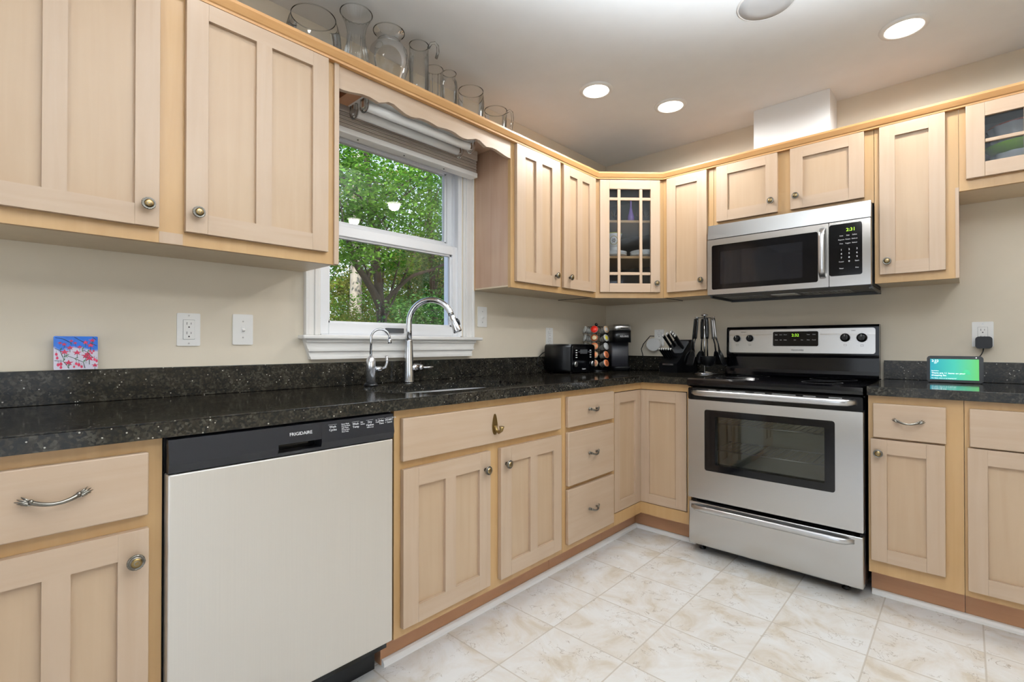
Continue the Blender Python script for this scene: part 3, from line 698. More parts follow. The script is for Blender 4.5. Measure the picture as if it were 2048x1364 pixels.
d1 = door_slab(c, LW, -2.258, -1.853, .149, .675, BF+.0005, [(-2.196, -2.079, .208, .612), (-2.030, -1.911, .208, .612)]); knob(d1, LW, -1.882, BF+.0195, .607)
d1 = door_slab(c, LW, -1.794, -1.393, .149, .675, BF+.0005, [(-1.732, -1.613, .208, .612), (-1.565, -1.450, .208, .612)]); knob(d1, LW, -1.764, BF+.0195, .610)
c = base_cab('maple three-drawer base cabinet right of the sink cabinet', LW, -1.3660, -.9095)
for a0, a1, pz in ((.701, .845, .769), (.425, .678, .553), (.151, .407, .278)):
    d1 = drawer_slab(c, LW, -1.340, -.935, a0, a1, BF+.0005); pull(d1, LW, -1.137, BF+.0195, pz, .10)
# corner base cabinet with folding door
c = thing('corner_base_cabinet', 'L-shaped corner base cabinet with folding doors, left of the range', 'cabinet', (.45, -.45, 0), 'maple base cabinets')
MB().prism([(.002, -.002), (.002, -.909), (BF-.024, -.909), (BF-.024, -BF+.024), (.908, -BF+.024), (.908, -.002)], 'ud', KZ, .8745).build('body', 'shaded_inside', c)
b = MB(LW); b.plate_holes([(-.909, KZ), (-BF, KZ), (-BF, .8752), (-.909, .8752)], [[(-.902, .182), (-BF-.0005-.001, .182), (-BF-.0015, .835), (-.902, .835)]], 'uz', BF-.0195, BF)
b.fr = WORLD; 
for v in b.bm.verts: v.co = LW.m @ v.co
b2 = MB(SW); b2.plate_holes([(BF, KZ), (.9085, KZ), (.9085, .8752), (BF, .8752)], [[(BF+.0015, .182), (.888, .182), (.888, .835), (BF+.0015, .835)]], 'uz', BF-.0195, BF)
tm = bpy.data.meshes.new('t'); b2.bm.transform(SW.m); b2.bm.to_mesh(tm); b2.bm.free(); b.bm.from_mesh(tm); bpy.data.meshes.remove(tm)
b.build('face_frame', 'frame_v', c)
dl = door_slab(c, LW, -.899, -BF-.001, .186, .831, BF-.018, [(-.843, -.672, .240, .774)])
dr = door_slab(c, SW, BF+.001, .883, .186, .831, BF-.018, [(.662, .822, .238, .769)])
b = MB(); b.box(.30, .532, -.909, -.532, .001, KZ-.0005); b.box(.30, .908, -.532, -.30, .001, KZ-.0005); b.build('toe_kick', 'kick', c)
c = base_cab('narrow drawer and door base cabinet right of the range', SW, 1.6865, 1.9905)
d1 = drawer_slab(c, SW, 1.705, 1.939, .699, .843, BF+.0005); pull(d1, SW, 1.823, BF+.0195, .772, .108)
d1 = door_slab(c, SW, 1.697, 1.935, .176, .692, BF+.0005, [(1.752, 1.878, .232, .632)]); knob(d1, SW, 1.724, BF+.0195, .634)
c = base_cab('wider drawer and door base cabinet at the right edge', SW, 1.9910, 2.46)
d1 = drawer_slab(c, SW, 2.006, 2.43, .699, .845, BF+.0005); pull(d1, SW, 2.205, BF+.0195, .782, .108)
d1 = door_slab(c, SW, 2.000, 2.43, .146, .694, BF+.0005, [(2.056, 2.374, .206, .634)]); knob(d1, SW, 2.403, BF+.0195, .634)
# white shoe moulding
def shoe(path, n):
    o = sweep(path, [(0, .0), (.018, .0), (.017, .010), (.011, .018), (.004, .021), (0, .021)], 'trim_%d' % n, 'white'); struct(o)
    return o
shoe([(.5335, -2.280), (.5335, -.5335), (.908, -.5335)], 2); shoe([(1.690, -.5335), (2.46, -.5335)], 3)

# ---------------------------------------------------------------- counters and sink
def superell(cu, cd, a, bb, n, seg=48):
    P = []
    for i in range(seg):
        t = 2*PI*i/seg; c_, s_ = math.cos(t), math.sin(t)
        P.append((cu+a*abs(c_)**(2/n)*(1 if c_ > 0 else -1), cd+bb*abs(s_)**(2/n)*(1 if s_ > 0 else -1)))
    return P
CZ0, CZ1 = .8756, .914
sink_hole = superell(-1.828, .345, .372, .196, 3.2)
outer = [(-3.305, .001), (-.001, .001), (-.001, .9105), (-.635, .9105), (-.635, .635), (-3.305, .635)]   # (u = y, d = x)
ct = thing('countertop', 'black granite L-shaped counter running from the left edge to the range', 'countertop', (.3, -1.6, CZ0), 'granite counters')
b = MB(LW)
b.plate_holes(outer, [sink_hole], 'ud', CZ0, CZ1)
b.tube([(-3.305, .635, CZ1-.0015), (-.635, .635, CZ1-.0015)], .002, 8); b.build('slab', 'granite', ct)
b = MB(); b.box(.001, .021, -3.305, -.001, CZ1+.0002, 1.015, .0015); b.box(.0215, .9105, -.021, -.001, CZ1+.0002, 1.012, .0015); b.build('backsplash', 'granite', ct)
ct2 = thing('countertop', 'short black granite counter right of the range under the smart display', 'countertop', (2.05, -.3, CZ0), 'granite counters')
MB().box(1.6845, 2.475, -.635, -.001, CZ0, CZ1, .0015).build('slab', 'granite', ct2)
MB().box(1.6845, 2.475, -.021, -.001, CZ1+.0002, 1.010, .0015).build('backsplash', 'granite', ct2)
sk = thing('sink', 'undermount stainless double-bowl sink below the window', 'sink', (.345, -1.83, .70))
bl_ = superell(-2.030, .345, .140, .168, 3, 40); br_ = superell(-1.665, .345, .195, .185, 3, 40)
b = MB(LW); b.plate_holes(superell(-1.828, .345, .385, .212, 3.2), [bl_, br_], 'ud', CZ0-.0035, CZ0-.0008); b.build('flange', 'sinksteel', sk)
for poly, dep, cx in ((bl_, .15, -2.030), (br_, .19, -1.665)):
    b = MB(LW); zt = CZ0-.002; rs = []
    for f, dz in ((1.0, 0), (.985, .02), (.96, dep*.8), (.90, dep*.97), (.78, dep), (.12, dep+.004)):
        rs.append([(cx+(u-cx)*f, .345+(d-.345)*f, zt-dz) for u, d in poly])
    b.rings(rs, cap0=False, cap1=True); o = b.build('bowl', 'sinksteel', sk)
    MB(LW).lathe([(.028, 0), (.03, .003), (.02, .004), (.018, .001)], (cx, .345, zt-dep-.001), (0, 0, 1), 20).build('drain', 'chrome', o)

# faucets
fa = thing('faucet', 'tall chrome pull-down kitchen faucet in front of the window', 'faucet', (.075, -1.845, CZ1), 'chrome taps at the sink')
X, Y = .075, -1.845; th = math.radians(30); dx, dy = math.cos(th), math.sin(th)
MB().lathe([(.026, 0), (.026, .004), (.0235, .010), (.0225, .09), (.019, .16), (.0165, .195), (.0160, .200)], (X, Y, CZ1+.0003), (0, 0, 1), 28).build('body', 'chrome', fa)
pts = [(X, Y, CZ1+.20), (X, Y, 1.16), (X, Y, 1.19)]
R = .108; zc = 1.192
for i in range(1, 19):
    a = math.radians(180-i*9.0); pts.append((X+dx*(R+R*math.cos(a)), Y+dy*(R+R*math.cos(a)), zc+R*math.sin(a)))
lp = Vector(pts[-1]); tn = (lp-Vector(pts[-2])).normalized(); 
MB().tube(pts, .0138, 16).build('spout', 'chrome', fa)
h0 = lp; h1 = lp + tn*.082
hh = MB().lathe([(.0135, 0), (.0150, .004), (.0165, .03), (.0205, .078), (.0195, .082), (.010, .083)], h0, tn, 24).build('spray_head', 'chrome', fa)
b = MB(); sdv = Vector((dx, dy, 0)); off = (sdv - tn*sdv.dot(tn)).normalized()
b.tube([h0+tn*.022+off*.0165, h0+tn*.035+off*.021, h0+tn*.055+off*.0205], [.004, .006, .004], 10); b.build('spray_button', 'black', hh)
rt = Vector((math.cos(YAW), math.sin(YAW), 0)) 
lv = Vector((.35, .94, 0)).normalized()
b = MB(); c0 = Vector((X, Y, .982)); b.cyl(c0, c0+lv*.045, .0195, .0190, 20); b.cyl(c0+lv*.0465, c0+lv*.066, .0185, .0140, 20)
b.tube([c0+lv*.062, c0+lv*.085, c0+lv*.118], [.006, .005, .0055], 10); b.build('lever', 'chrome', fa)
ft = thing('filter_tap', 'small chrome filtered-water tap left of the main faucet', 'faucet', (.115, -2.070, CZ1), 'chrome taps at the sink')
X, Y = .115, -2.070
MB().lathe([(.030, 0), (.030, .004), (.024, .012)], (X, Y, CZ1+.0003), (0, 0, 1), 24).build('base_ring', 'black', ft)
MB().lathe([(.0205, 0), (.0200, .09), (.0185, .106), (.012, .118), (.006, .122)], (X, Y, CZ1+.006), (0, 0, 1), 24).build('body', 'chromesoft', ft)
pts = [(X, Y, 1.035), (X, Y, 1.115)]; R = .040; zc = 1.118; dx, dy = .35, .94
for i in range(1, 18):
    a = math.radians(180-i*10.6); pts.append((X+dx*(R+R*math.cos(a)), Y+dy*(R+R*math.cos(a)), zc+R*math.sin(a)))
b = MB(); b.tube(pts, .0052, 12); e1 = Vector(pts[-1]); b.lathe([(.006, 0), (.0085, .004), (.0095, .020), (.008, .022)], e1, Vector((0, 0, -1)), 16); b.build('spout', 'chrome', ft)
b = MB(); c0 = Vector((X, Y, .985)); l2 = Vector((.35, .94, 0))
b.cyl(c0+l2*.018, c0+l2*.044, .0125, .0125, 16); b.tube([c0+l2*.043, c0+l2*.062+Vector((0, 0, .008)), c0+l2*.070+Vector((0, 0, .030)), c0+l2*.066+Vector((0, 0, .058))], [.006, .0062, .006, .0065], 10); b.build('lever', 'chrome', ft)

# ---------------------------------------------------------------- dishwasher
dw = thing('dishwasher', 'stainless dishwasher with black control strip under the counter', 'dishwasher', (.35, -2.61, 0))
a0, a1 = -2.9135, -2.3065
MB(LW).box(a0-.002, a1+.003, .03, .600, .10, .868).build('tub', 'blackgloss', dw)
MB(LW).box(a0, a1, .600, .640, .140, .788, .004, 3).build('door', 'steel_v', dw)
b = MB(LW); zt0, zt1 = .790, .872
pk0, pk1 = -2.668, -2.548
prof = lambda u: [(.600, zt0), (.640, zt0+.001), (.648, .812), (.640, zt1-.003), (.600, zt1)]
b.prism(prof(0), 'dz', a0, pk0); b.prism(prof(0), 'dz', pk1, a1)
b.prism([(.600, .822), (.6455, .822), (.640, zt1-.003), (.600, zt1)], 'dz', pk0, pk1); b.prism([(.600, zt0), (.640, zt0+.001), (.6445, .800), (.600, .800)], 'dz', pk0, pk1)
cp = b.build('control_panel', 'dwblack', dw)
MB(LW).box(pk0, pk1, .600, .6015, .800, .822).build('handle_pocket', 'blackgloss', cp)
# panel face plane leans slightly: text frame
ang = math.atan2(.648-.640, (zt1-.003)-.812); TF = Frame((.0, 0, 0), (0, 1, 0), (math.cos(ang), 0, math.sin(ang)), (-math.sin(ang), 0, math.cos(ang)))
def tf(z): return Vector((.640+(zt1-.003-z)/(zt1-.003-.812)*.008, 0, z))
def dwtext(items, nm='lettering'):
    for s, size, u, z, al in items:
        p = tf(z); MB(LW).text(s, size, u, p.x+.0006, z, al, up=Vector((0, -math.sin(ang), math.cos(ang)))).build(nm, 'whiteprint', cp)
dwtext([('FRIGIDAIRE', .0125, -2.606, .8455, 'CENTER'),
  ('Wash', .0088, -2.513, .8520, 'CENTER'), ('Cycles', .0088, -2.513, .8435, 'CENTER'),
  ('Heavy Wash', .0048, -2.486, .8560, 'LEFT'), ('Normal Wash', .0048, -2.486, .8505, 'LEFT'), ('Light Wash', .0048, -2.486, .8450, 'LEFT'), ('Energy Saver', .0048, -2.486, .8395, 'LEFT'), ('Rinse Only', .0048, -2.486, .8340, 'LEFT'),
  ('Wash', .0088, -2.440, .8520, 'CENTER'), ('Temp', .0088, -2.440, .8435, 'CENTER'), ('High', .0048, -2.424, .8550, 'LEFT'), ('Sanitize', .0048, -2.424, .8490, 'LEFT'),
  ('Dry', .0088, -2.392, .8520, 'CENTER'), ('Option', .0088, -2.392, .8435, 'CENTER'), ('Hold for Lock', .0040, -2.392, .8365, 'CENTER'), ('On', .0048, -2.372, .8550, 'LEFT'), ('Clean', .0048, -2.372, .8490, 'LEFT'),
  ('Delay', .0082, -2.352, .8520, 'CENTER'), ('Time', .0082, -2.352, .8440, 'CENTER'), ('2', .0046, -2.337, .8560, 'CENTER'), ('4', .0046, -2.337, .8505, 'CENTER'), ('6', .0046, -2.337, .8450, 'CENTER'),
  ('START', .0088, -2.3225, .8520, 'CENTER'), ('Cancel', .0070, -2.3225, .8445, 'CENTER'), ('Washing', .0040, -2.3115, .8575, 'LEFT')])
b = MB(LW)
for u, w in ((-2.513, .026), (-2.440, .024), (-2.392, .024), (-2.352, .022), (-2.3225, .022)): p = tf(.8585); b.box(u-w/2, u+w/2, p.x, p.x+.0006, .8582, .8586)
b.build('button_outline', 'whiteprint', cp)
b = MB(LW); b.box(a0, a1, .45, .535, .002, .138, .002); b.build('kick_plate', 'black', dw)

# ---------------------------------------------------------------- range
rg = thing('range', 'stainless freestanding electric range with black smooth cooktop', 'range', (1.292, -.33, 0))
x0, x1 = .9135, 1.6745
b = MB(SW)
b.box(x0, x0+.02, .03, .600, .045, .868); b.box(x1-.02, x1, .03, .600, .045, .868); b.box(x0+.02, x1-.02, .03, .05, .045, .868); b.box(x0+.02, x1-.02, .05, .600, .045, .26)
b.box(x0+.02, x1-.02, .05, .600, .80, .868); b.build('body', 'black', rg)
b = MB(SW); b.box(x0+.06, x1-.06, .16, .17, .30, .78); b.box(x0+.05, x0+.06, .16, .598, .30, .78); b.box(x1-.06, x1-.05, .16, .598, .30, .78); b.box(x0+.06, x1-.06, .17, .598, .30, .31)
b.build('oven_cavity', plain('oven_enamel', (168, 168, 154), 0.45), rg)
for z in (.52, .665):
    b = MB(SW); b.tube([(x0+.062, .50, z), (x1-.062, .50, z)], .003, 8); b.tube([(x0+.062, .22, z), (x1-.062, .22, z)], .003, 8)
    for i in range(22): u = x0+.075+i*.0288; b.tube([(u, .22, z), (u, .50, z)], .0015, 6)
    b.build('oven_rack', 'silver', rg)
# cooktop
b = MB(SW); b.prism([(.03, .870), (.650, .870), (.668, .878), (.672, .892), (.668, .908), (.655, .9155), (.62, .914), (.60, .911), (.05, .911), (.03, .914)], 'dz', x0-.001, x1+.001, smooth=False)
ck = b.build('cooktop', 'blackgloss', rg)
for cx, d, r in ((1.10, .47, .105), (1.49, .47, .085), (1.10, .20, .085), (1.49, .20, .105)):
    MB(SW).lathe([(r, 0), (r, .0003), (r-.0025, .0003), (r-.0025, 0)], (cx, d, .9112), (0, 0, 1), 48, cap0=False, cap1=False).build('burner_ring', 'darkgrey', ck)
# oven door: stainless frame with hole, dark glass
b = MB(SW); DZ0, DZ1 = .288, .803; d0, d1 = .605, .660
b.plate_holes(rr_poly(x0, x1, DZ0, DZ1, .004, 3), [rr_poly(1.000, 1.573, .440, .755, .012, 4)], 'uz', d0, d1); od = b.build('oven_door', 'steel_h', rg)
b = MB(SW); b.rrect(x0, x1, .804, .866, d0, d1-.002, .008); b.build('door_top_band', 'blackgloss', od)
for i, (u0, u1) in enumerate(((1.02, 1.06), (1.08, 1.20), (1.24, 1.29), (1.32, 1.42), (1.45, 1.50), (1.55, 1.60))): MB(SW).box(u0, u1, d1-.004, d1-.0015, .855, .860).build('vent_slot', 'grey', od)
b = MB(SW); b.plate_holes(rr_poly(1.0005, 1.5725, .4405, .7545, .012, 4), [rr_poly(1.053, 1.533, .474, .722, .004, 3)], 'uz', d0+.006, d1-.003); b.build('window_border', 'blackgloss', od)
MB(SW).box(1.050, 1.536, d0+.030, d0+.034, .470, .725).build('window_glass', 'ovenglass', od)
def bar_handle(parent, u0, u1, z, d, out, r, name='handle', flat=.62, bow=.0):
    b = MB(SW); pts = []; n = 24
    for i in range(n+1):
        t = i/n; e_ = min(t, 1-t)*(u1-u0)
        dd = out*(1-max(0, 1-e_/.055)**2.2) + bow*math.sin(PI*t)
        pts.append((u0+(u1-u0)*t, d+dd, z))
    rads = [r*(.85+.15*min(1, min(i, n-i)/3)) for i in range(n+1)]
    # flattened section: taller in z
    P = []
    for (u, dd, zz), rr in zip(pts, rads):
        P.append([(u + 0, dd + rr*.62*math.cos(2*PI*j/16), zz + rr*math.sin(2*PI*j/16)) for j in range(16)])
    # give the ends a swept look
    P[0] = [(u0-.002, y, z+(zz-z)*.8) for (x_, y, zz) in P[0]]; P[-1] = [(u1+.002, y, z+(zz-z)*.8) for (x_, y, zz) in P[-1]]
    b.rings(P); return b.build(name, 'silver', parent)
bar_handle(od, .932, 1.652, .842, d1-.004, .042, .0155)
dr_ = MB(SW).box(x0+.001, x1-.001, .605, .657, .046, .268, .005, 3).build('storage_drawer', 'steel_h', rg)
bar_handle(dr_, .932, 1.640, .243, .655, .030, .015)
for u in (.955, 1.60):
    for d in (.575, .10):
        MB(SW).lathe([(.016, .0008), (.018, .006), (.010, .012), (.008, .044)], (u, d, 0), (0, 0, 1), 16).build('levelling_foot', 'black', rg)
# backguard
b = MB(SW); b.prism([(.024, .9145), (.112, .9145), (.100, .932), (.091, .950), (.089, 1.02), (.0925, 1.036), (.086, 1.186), (.078, 1.198), (.024, 1.198)], 'dz', x0+.002, x1-.002); bgd = b.build('backguard', 'blackgloss', rg)
lean = math.atan2(.092-.086, .150); BZ = Vector((0, -math.sin(lean), math.cos(lean)))
BG = Frame((0, -.0925, 1.036), (1, 0, 0), (0, -math.cos(lean), math.sin(lean)*-1*-1), (0, math.sin(lean), math.cos(lean)))   # u, out, up the face
MB(BG).rrect(.931, 1.657, .008, .144, .0, .003, .012).build('control_fascia', 'steel_h', bgd)
MB(BG).rrect(1.172, 1.409, .043, .134, .0032, .0045, .010).build('display_bezel', 'silver', bgd)
dsp = MB(BG).rrect(1.177, 1.404, .047, .130, .0047, .0058, .008).build('display', 'blackgloss', bgd)
MB(BG).text('2:32', .022, 1.292, .0063, .108).build('clock_digits', 'led', dsp)
for z, row in ((.112, ('Bake', 'Broil', 'Warm', 'Timer', 'Clock')), (.082, ('Cook', 'Self', 'Delay', 'Oven', 'Cancel'))):
    for u, s in zip((1.195, 1.218, 1.241, 1.356, 1.383), row): MB(BG).text(s, .0065, u, .0062, z).build('lettering', 'whiteprint', dsp)
for u, s in ((1.290, 'Start'), (1.325, 'Stop')): MB(BG).text(s, .006, u, .0062, .082).build('lettering', 'whiteprint', dsp)
MB(BG).text('FRIGIDAIRE', .012, 1.302, .0036, .024).build('lettering', 'darkgrey', bgd)
def rknob(u, z, r):
    k = MB(BG).lathe([(r, 0), (r, .006), (r*.93, .010), (r*.80, .012), (r*.75, .020), (r*.6, .021)], (u, .0032, z), (0, 1, 0), 28); k.box(u-.004, u+.004, .012, .030, z-r*.72, z+r*.72, .0025)
    k = k.build('burner_knob', 'black', bgd); MB(BG).box(u-.0009, u+.0009, .0300, .0306, z+r*.25, z+r*.70).build('knob_pointer', 'whiteprint', k)
    b = MB(BG)
    for i in range(11):
        a = math.radians(-150+30*i)
        b.box(u+(r+.005)*math.sin(a)-.0011, u+(r+.005)*math.sin(a)+.0011, .0031, .0035, z+(r+.005)*math.cos(a)-.0006, z+(r+.005)*math.cos(a)+.0006)
    b.plate_holes([(u-.006, z-r-.022), (u+.006, z-r-.022), (u+.006, z-r-.012), (u-.006, z-r-.012)], [[(u-.0052, z-r-.0212), (u+.0052, z-r-.0212), (u+.0052, z-r-.0128), (u-.0052, z-r-.0128)]], 'uz', .0031, .0035)
    b.build('dial_marks', 'darkprint', bgd)
for u, z, r in ((.978, .092, .0205), (1.051, .093, .0205), (1.527, .093, .0225), (1.600, .092, .0235)): rknob(u, z, r)
MB(BG).text('SURFACE', .007, 1.015, .0036, .130).build('lettering', 'darkprint', bgd)
MB(BG).text('OVEN', .007, 1.563, .0036, .130).build('lettering', 'darkprint', bgd)

# ---------------------------------------------------------------- microwave
mw = thing('microwave', 'stainless over-range microwave with black glass door and keypad', 'microwave', (1.3, -.2, 1.372))
m0, m1 = .9175, 1.6745; MF = .400
MB(SW).box(m0+.002, m1-.004, .002, .365, 1.378, 1.7735).build('body', 'darkgrey', mw)
b = MB(SW); b.prism([(.365, 1.690), (MF-.003, 1.690), (MF-.012, 1.769), (.365, 1.7735)], 'dz', m0, m1); b.build('vent_grille', 'steel_h', mw)
MB(SW).box(m0+.002, m1-.002, .365, MF-.01, 1.6855, 1.690).build('gap_strip', 'blackgloss', mw)
b = MB(SW); b.plate_holes(rr_poly(m0, 1.5075, 1.374, 1.685, .004, 3), [rr_poly(.942, 1.462, 1.402, 1.652, .010, 4)], 'uz', .366, MF); md = b.build('door', 'steel_h', mw)
b = MB(SW); b.plate_holes(rr_poly(.9425, 1.5065, 1.4025, 1.6515, .009, 4), [rr_poly(.985, 1.395, 1.43, 1.615, .004, 3)], 'uz', .372, MF-.002)
b.build('window_border', 'blackgloss', md)
MB(SW).box(.983, 1.397, .374, MF-.005, 1.428, 1.617).build('window_screen', plain('window_mesh_screen', (17, 18, 22), 0.06, spec=0.4), md)
cpn = MB(SW).rrect(1.5100, m1, 1.374, 1.685, .366, MF, .004).build('control_column', 'steel_h', mw)
kp = MB(SW).rrect(1.5105, 1.642, 1.424, 1.673, MF+.0002, MF+.003, .010).build('keypad', 'blackgloss', cpn)
MB(SW).text('2:31', .022, 1.598, MF+.0036, 1.641).build('clock_digits', 'led', kp)
KT = lambda s, size, u, d, z: MB(SW).text(s, size, u, d, z).build('lettering', 'whiteprint', kp)
for r_, row in enumerate((('Auto', 'Easy', 'Soften'), ('Popcorn', 'Potato', 'Defrost'), ('Pizza', 'Veggies', 'Reheat'))):
    for c_, s in enumerate(row): KT(s, .0072, 1.560+c_*.0265, MF+.0034, 1.615-r_*.019)
for r_, row in enumerate(('123', '456', '789')):
    for c_, s in enumerate(row): KT(s, .0120, 1.560+c_*.0310, MF+.0034, 1.547-r_*.019)
KT('0', .0120, 1.591, MF+.0034, 1.490); KT('Power', .0075, 1.560, MF+.0034, 1.490); KT('Start', .0082, 1.622, MF+.0034, 1.490); KT('Timer', .0075, 1.560, MF+.0034, 1.458); KT('Stop', .0075, 1.622, MF+.0034, 1.458)

b = MB(SW); P = []
for i in range(21):
    t = i/20; z = 1.668-t*.252; e_ = min(t, 1-t)*.252; dd = MF-.006+.038*(1-max(0, 1-e_/.04)**2)+.006*math.sin(PI*t)
    P.append([(1.483+.0135*math.cos(2*PI*j/16), dd+.007*math.sin(2*PI*j/16), z) for j in range(16)])
b.rings(P); b.build('handle', 'silver', md)
b = MB(SW); b.box(m0+.002, m1-.002, .002, MF-.005, 1.3715, 1.3735); b.box(m0+.002, m1-.002, .002, .02, 1.357, 1.3715); b.box(m0+.002, m0+.012, .02, .36, 1.359, 1.3715); b.box(m1-.012, m1-.002, .02, .36, 1.359, 1.3715)
und = b.build('underside', 'darkgrey', mw)
for u in (1.06, 1.46):
    b = MB(SW); b.box(u-.11, u+.11, .08, .24, 1.3685, 1.3714)
    for i in range(10): b.box(u-.10+i*.021, u-.09+i*.021, .09, .23, 1.366, 1.3685)
    b.build('grease_filter', 'grey', und)
MB(SW).box(1.20, 1.32, .09, .22, 1.369, 1.3714).build('lamp_cover', 'porcelain', und)

# ---------------------------------------------------------------- ceiling: lights and speaker
def can_light(x, y, label, power=1.0, r=.066):
    t = thing('ceiling_light', label, 'ceiling light', (x, y, H-.012), 'recessed ceiling lights')
    MB().lathe([(r+.022, 0), (r+.020, -.005), (r+.004, -.009), (r, -.006), (r, 0)], (x, y, H-.0008), (0, 0, 1), 40, cap0=False, cap1=False).build('trim_ring', 'white', t)
    l_ = MB().lathe([(r-.0005, -.001), (r-.001, -.0075), (r*.8, -.010), (0.001, -.011)], (x, y, H-.0005), (0, 0, 1), 40, cap0=False).build('lens', 'lens', t)
    ld = bpy.data.lights.new('bulb', 'SPOT'); ld.energy = CAN_POWER*power*2.2; ld.spot_size = math.radians(176); ld.spot_blend = 0.35; ld.shadow_soft_size = r*.8; ld.color = (1.0, 0.98, 0.95)
    lo = bpy.data.objects.new('bulb', ld); COL.objects.link(lo); lo.parent = t; lo.location = (0, 0, -.012)
can_light(.567, -1.008, 'lit recessed ceiling light nearest the window wall')
can_light(.782, -.580, 'lit recessed ceiling light in the middle, right of the nearest-wall one')
can_light(1.811, -.558, 'lit recessed ceiling light at the upper right above the range side')
for i, (x, y) in enumerate(((2.62, -.52), (.60, -2.72), (2.62, -2.3), (1.3, -3.75), (2.9, -4.1))):
    can_light(x, y, 'lit recessed ceiling light further back in the room, outside the picture', .2 if i == 1 else .75)
sp = thing('ceiling_speaker', 'round pale grey speaker grille set flush in the ceiling', 'speaker', (1.425, -1.115, H-.01))
MB().lathe([(.106, 0), (.105, -.004), (.099, -.006), (.099, -.003)], (1.425, -1.115, H-.0008), (0, 0, 1), 48, cap0=False, cap1=False).build('rim', 'white', sp)
MB().lathe([(.099, -.001), (.0985, -.005), (.06, -.007), (.001, -.008)], (1.425, -1.115, H-.0005), (0, 0, 1), 48, cap0=False).build('grille', plain('speaker_mesh', (196, 196, 196), 0.8), sp)

# ---------------------------------------------------------------- outlets and switches
def wallplate(fr, u, z, name, label, cat, w=.070, h=.114, group='wall plates'):
    t = thing(name, label, cat, fr.w(u, .003, z-h/2), group)
    b = MB(fr); b.rrect(u-w/2, u+w/2, z-h/2, z+h/2, .0005, .005, .004, 3); b.build('plate', 'plate_white', t); return t
def outlet_face(t, fr, u, z, decora=True):
    b = MB(fr); b.rrect(u-.0168, u+.0168, z-.0335, z+.0335, .0051, .0075, .003, 3); f = b.build('receptacle', 'plate_white', t)
    b = MB(fr)
    for dz in (.0165, -.0165):
        b.box(u-.0072, u-.0054, .0074, .0078, z+dz+.000, z+dz+.009); b.box(u+.0054, u+.0070, .0074, .0078, z+dz+.001, z+dz+.008); b.cyl((u, .0074, z+dz-.008), (u, .0078, z+dz-.008), .0026, seg=12)
    b.plate_holes([(u-.0175, z-.0342), (u+.0175, z-.0342), (u+.0175, z+.0342), (u-.0175, z+.0342)], [[(u-.0169, z-.0336), (u+.0169, z-.0336), (u+.0169, z+.0336), (u-.0169, z+.0336)]], 'uz', .0050, .0053)
    b.build('socket_slots', 'darkprint', f)
    b = MB(fr)
    for s in (-1, 1): b.cyl((u, .0050, z+s*.0485), (u, .0062, z+s*.0485), .0028, seg=12); b.box(u-.0004, u+.0004, .0061, .0064, z+s*.0485-.0022, z+s*.0485+.0022)
    b.build('screw', 'silver', t)
def toggle_face(t, fr, u, z):
    b = MB(fr); b.box(u-.005, u+.005, .0048, .0062, z-.012, z+.012, .001); b.prism([(.0055, z-.009), (.0165, z-.004), (.0160, z-.001), (.0055, z+.005)], 'dz', u-.0045, u+.0045); b.build('toggle', 'plate_white', t)
    b = MB(fr)
    for s in (-1, 1): b.cyl((u, .0050, z+s*.030), (u, .0062, z+s*.030), .0028, seg=12); b.box(u-.0004, u+.0004, .0061, .0064, z+s*.030-.0022, z+s*.030+.0022)
    b.build('screw', 'silver', t)
o1 = wallplate(LW, -2.718, 1.144, 'wall_outlet', 'white double outlet left of the light switch under the long cabinet', 'outlet'); outlet_face(o1, LW, -2.718, 1.144)
o2 = wallplate(LW, -2.543, 1.148, 'light_switch', 'white toggle switch between the outlet and the window', 'switch'); toggle_face(o2, LW, -2.543, 1.148)
o3 = wallplate(LW, -1.300, 1.247, 'light_switch', 'white toggle switch just right of the window', 'switch'); toggle_face(o3, LW, -1.300, 1.247)
o4 = wallplate(LW, -.694, 1.144, 'wall_outlet', 'white double outlet on the wall above the toaster', 'outlet'); outlet_face(o4, LW, -.694, 1.144)
o5 = wallplate(SW, 2.056, 1.141, 'wall_outlet', 'white outlet with the black adapter plugged in, at the right', 'outlet', .074, .118); outlet_face(o5, SW, 2.056, 1.141)
o6 = wallplate(SW, .430, 1.139, 'wall_outlet', 'white outlet half hidden behind the knife block', 'outlet'); outlet_face(o6, SW, .430, 1.139)
ad = thing('power_adapter', 'black square plug adapter in the right-hand outlet with a thin cord', 'power adapter', (2.058, -.03, 1.07))
MB(SW).rrect(2.030, 2.088, 1.074, 1.130, .0082, .040, .013, 5).build('plug_body', 'black', ad)
MB(SW).tube([(2.058, .025, 1.075), (2.057, .027, 1.062), (2.050, .045, 1.045), (2.040, .062, 1.030), (2.030, .066, 1.015), (2.02, .072, .99), (2.0, .075, .96)], .0022, 8).build('cord', 'black', ad)
pd = thing('plug_in_device', 'white rounded plug-in device on the wall behind the knife block', 'plug-in device', (.40, -.03, 1.05))
b = MB(SW); b.prism([(.400+.052*math.cos(a)*(1 if math.sin(a) < 0 else .92), 1.098+(.050 if math.sin(a) < 0 else .038)*math.sin(a)) for a in [2*PI*i/36 for i in range(36)]], 'uz', .0085, .038, True); b.build('housing', 'plate_white', pd)
MB(SW).tube([(.412, .043, 1.150), (.385, .050, 1.151), (.360, .05, 1.125), (.330, .045, 1.095), (.312, .04, 1.06), (.318, .032, 1.02), (.322, .028, .99), (.325, .030, .95)], .0028, 8).build('cord', 'black', pd)

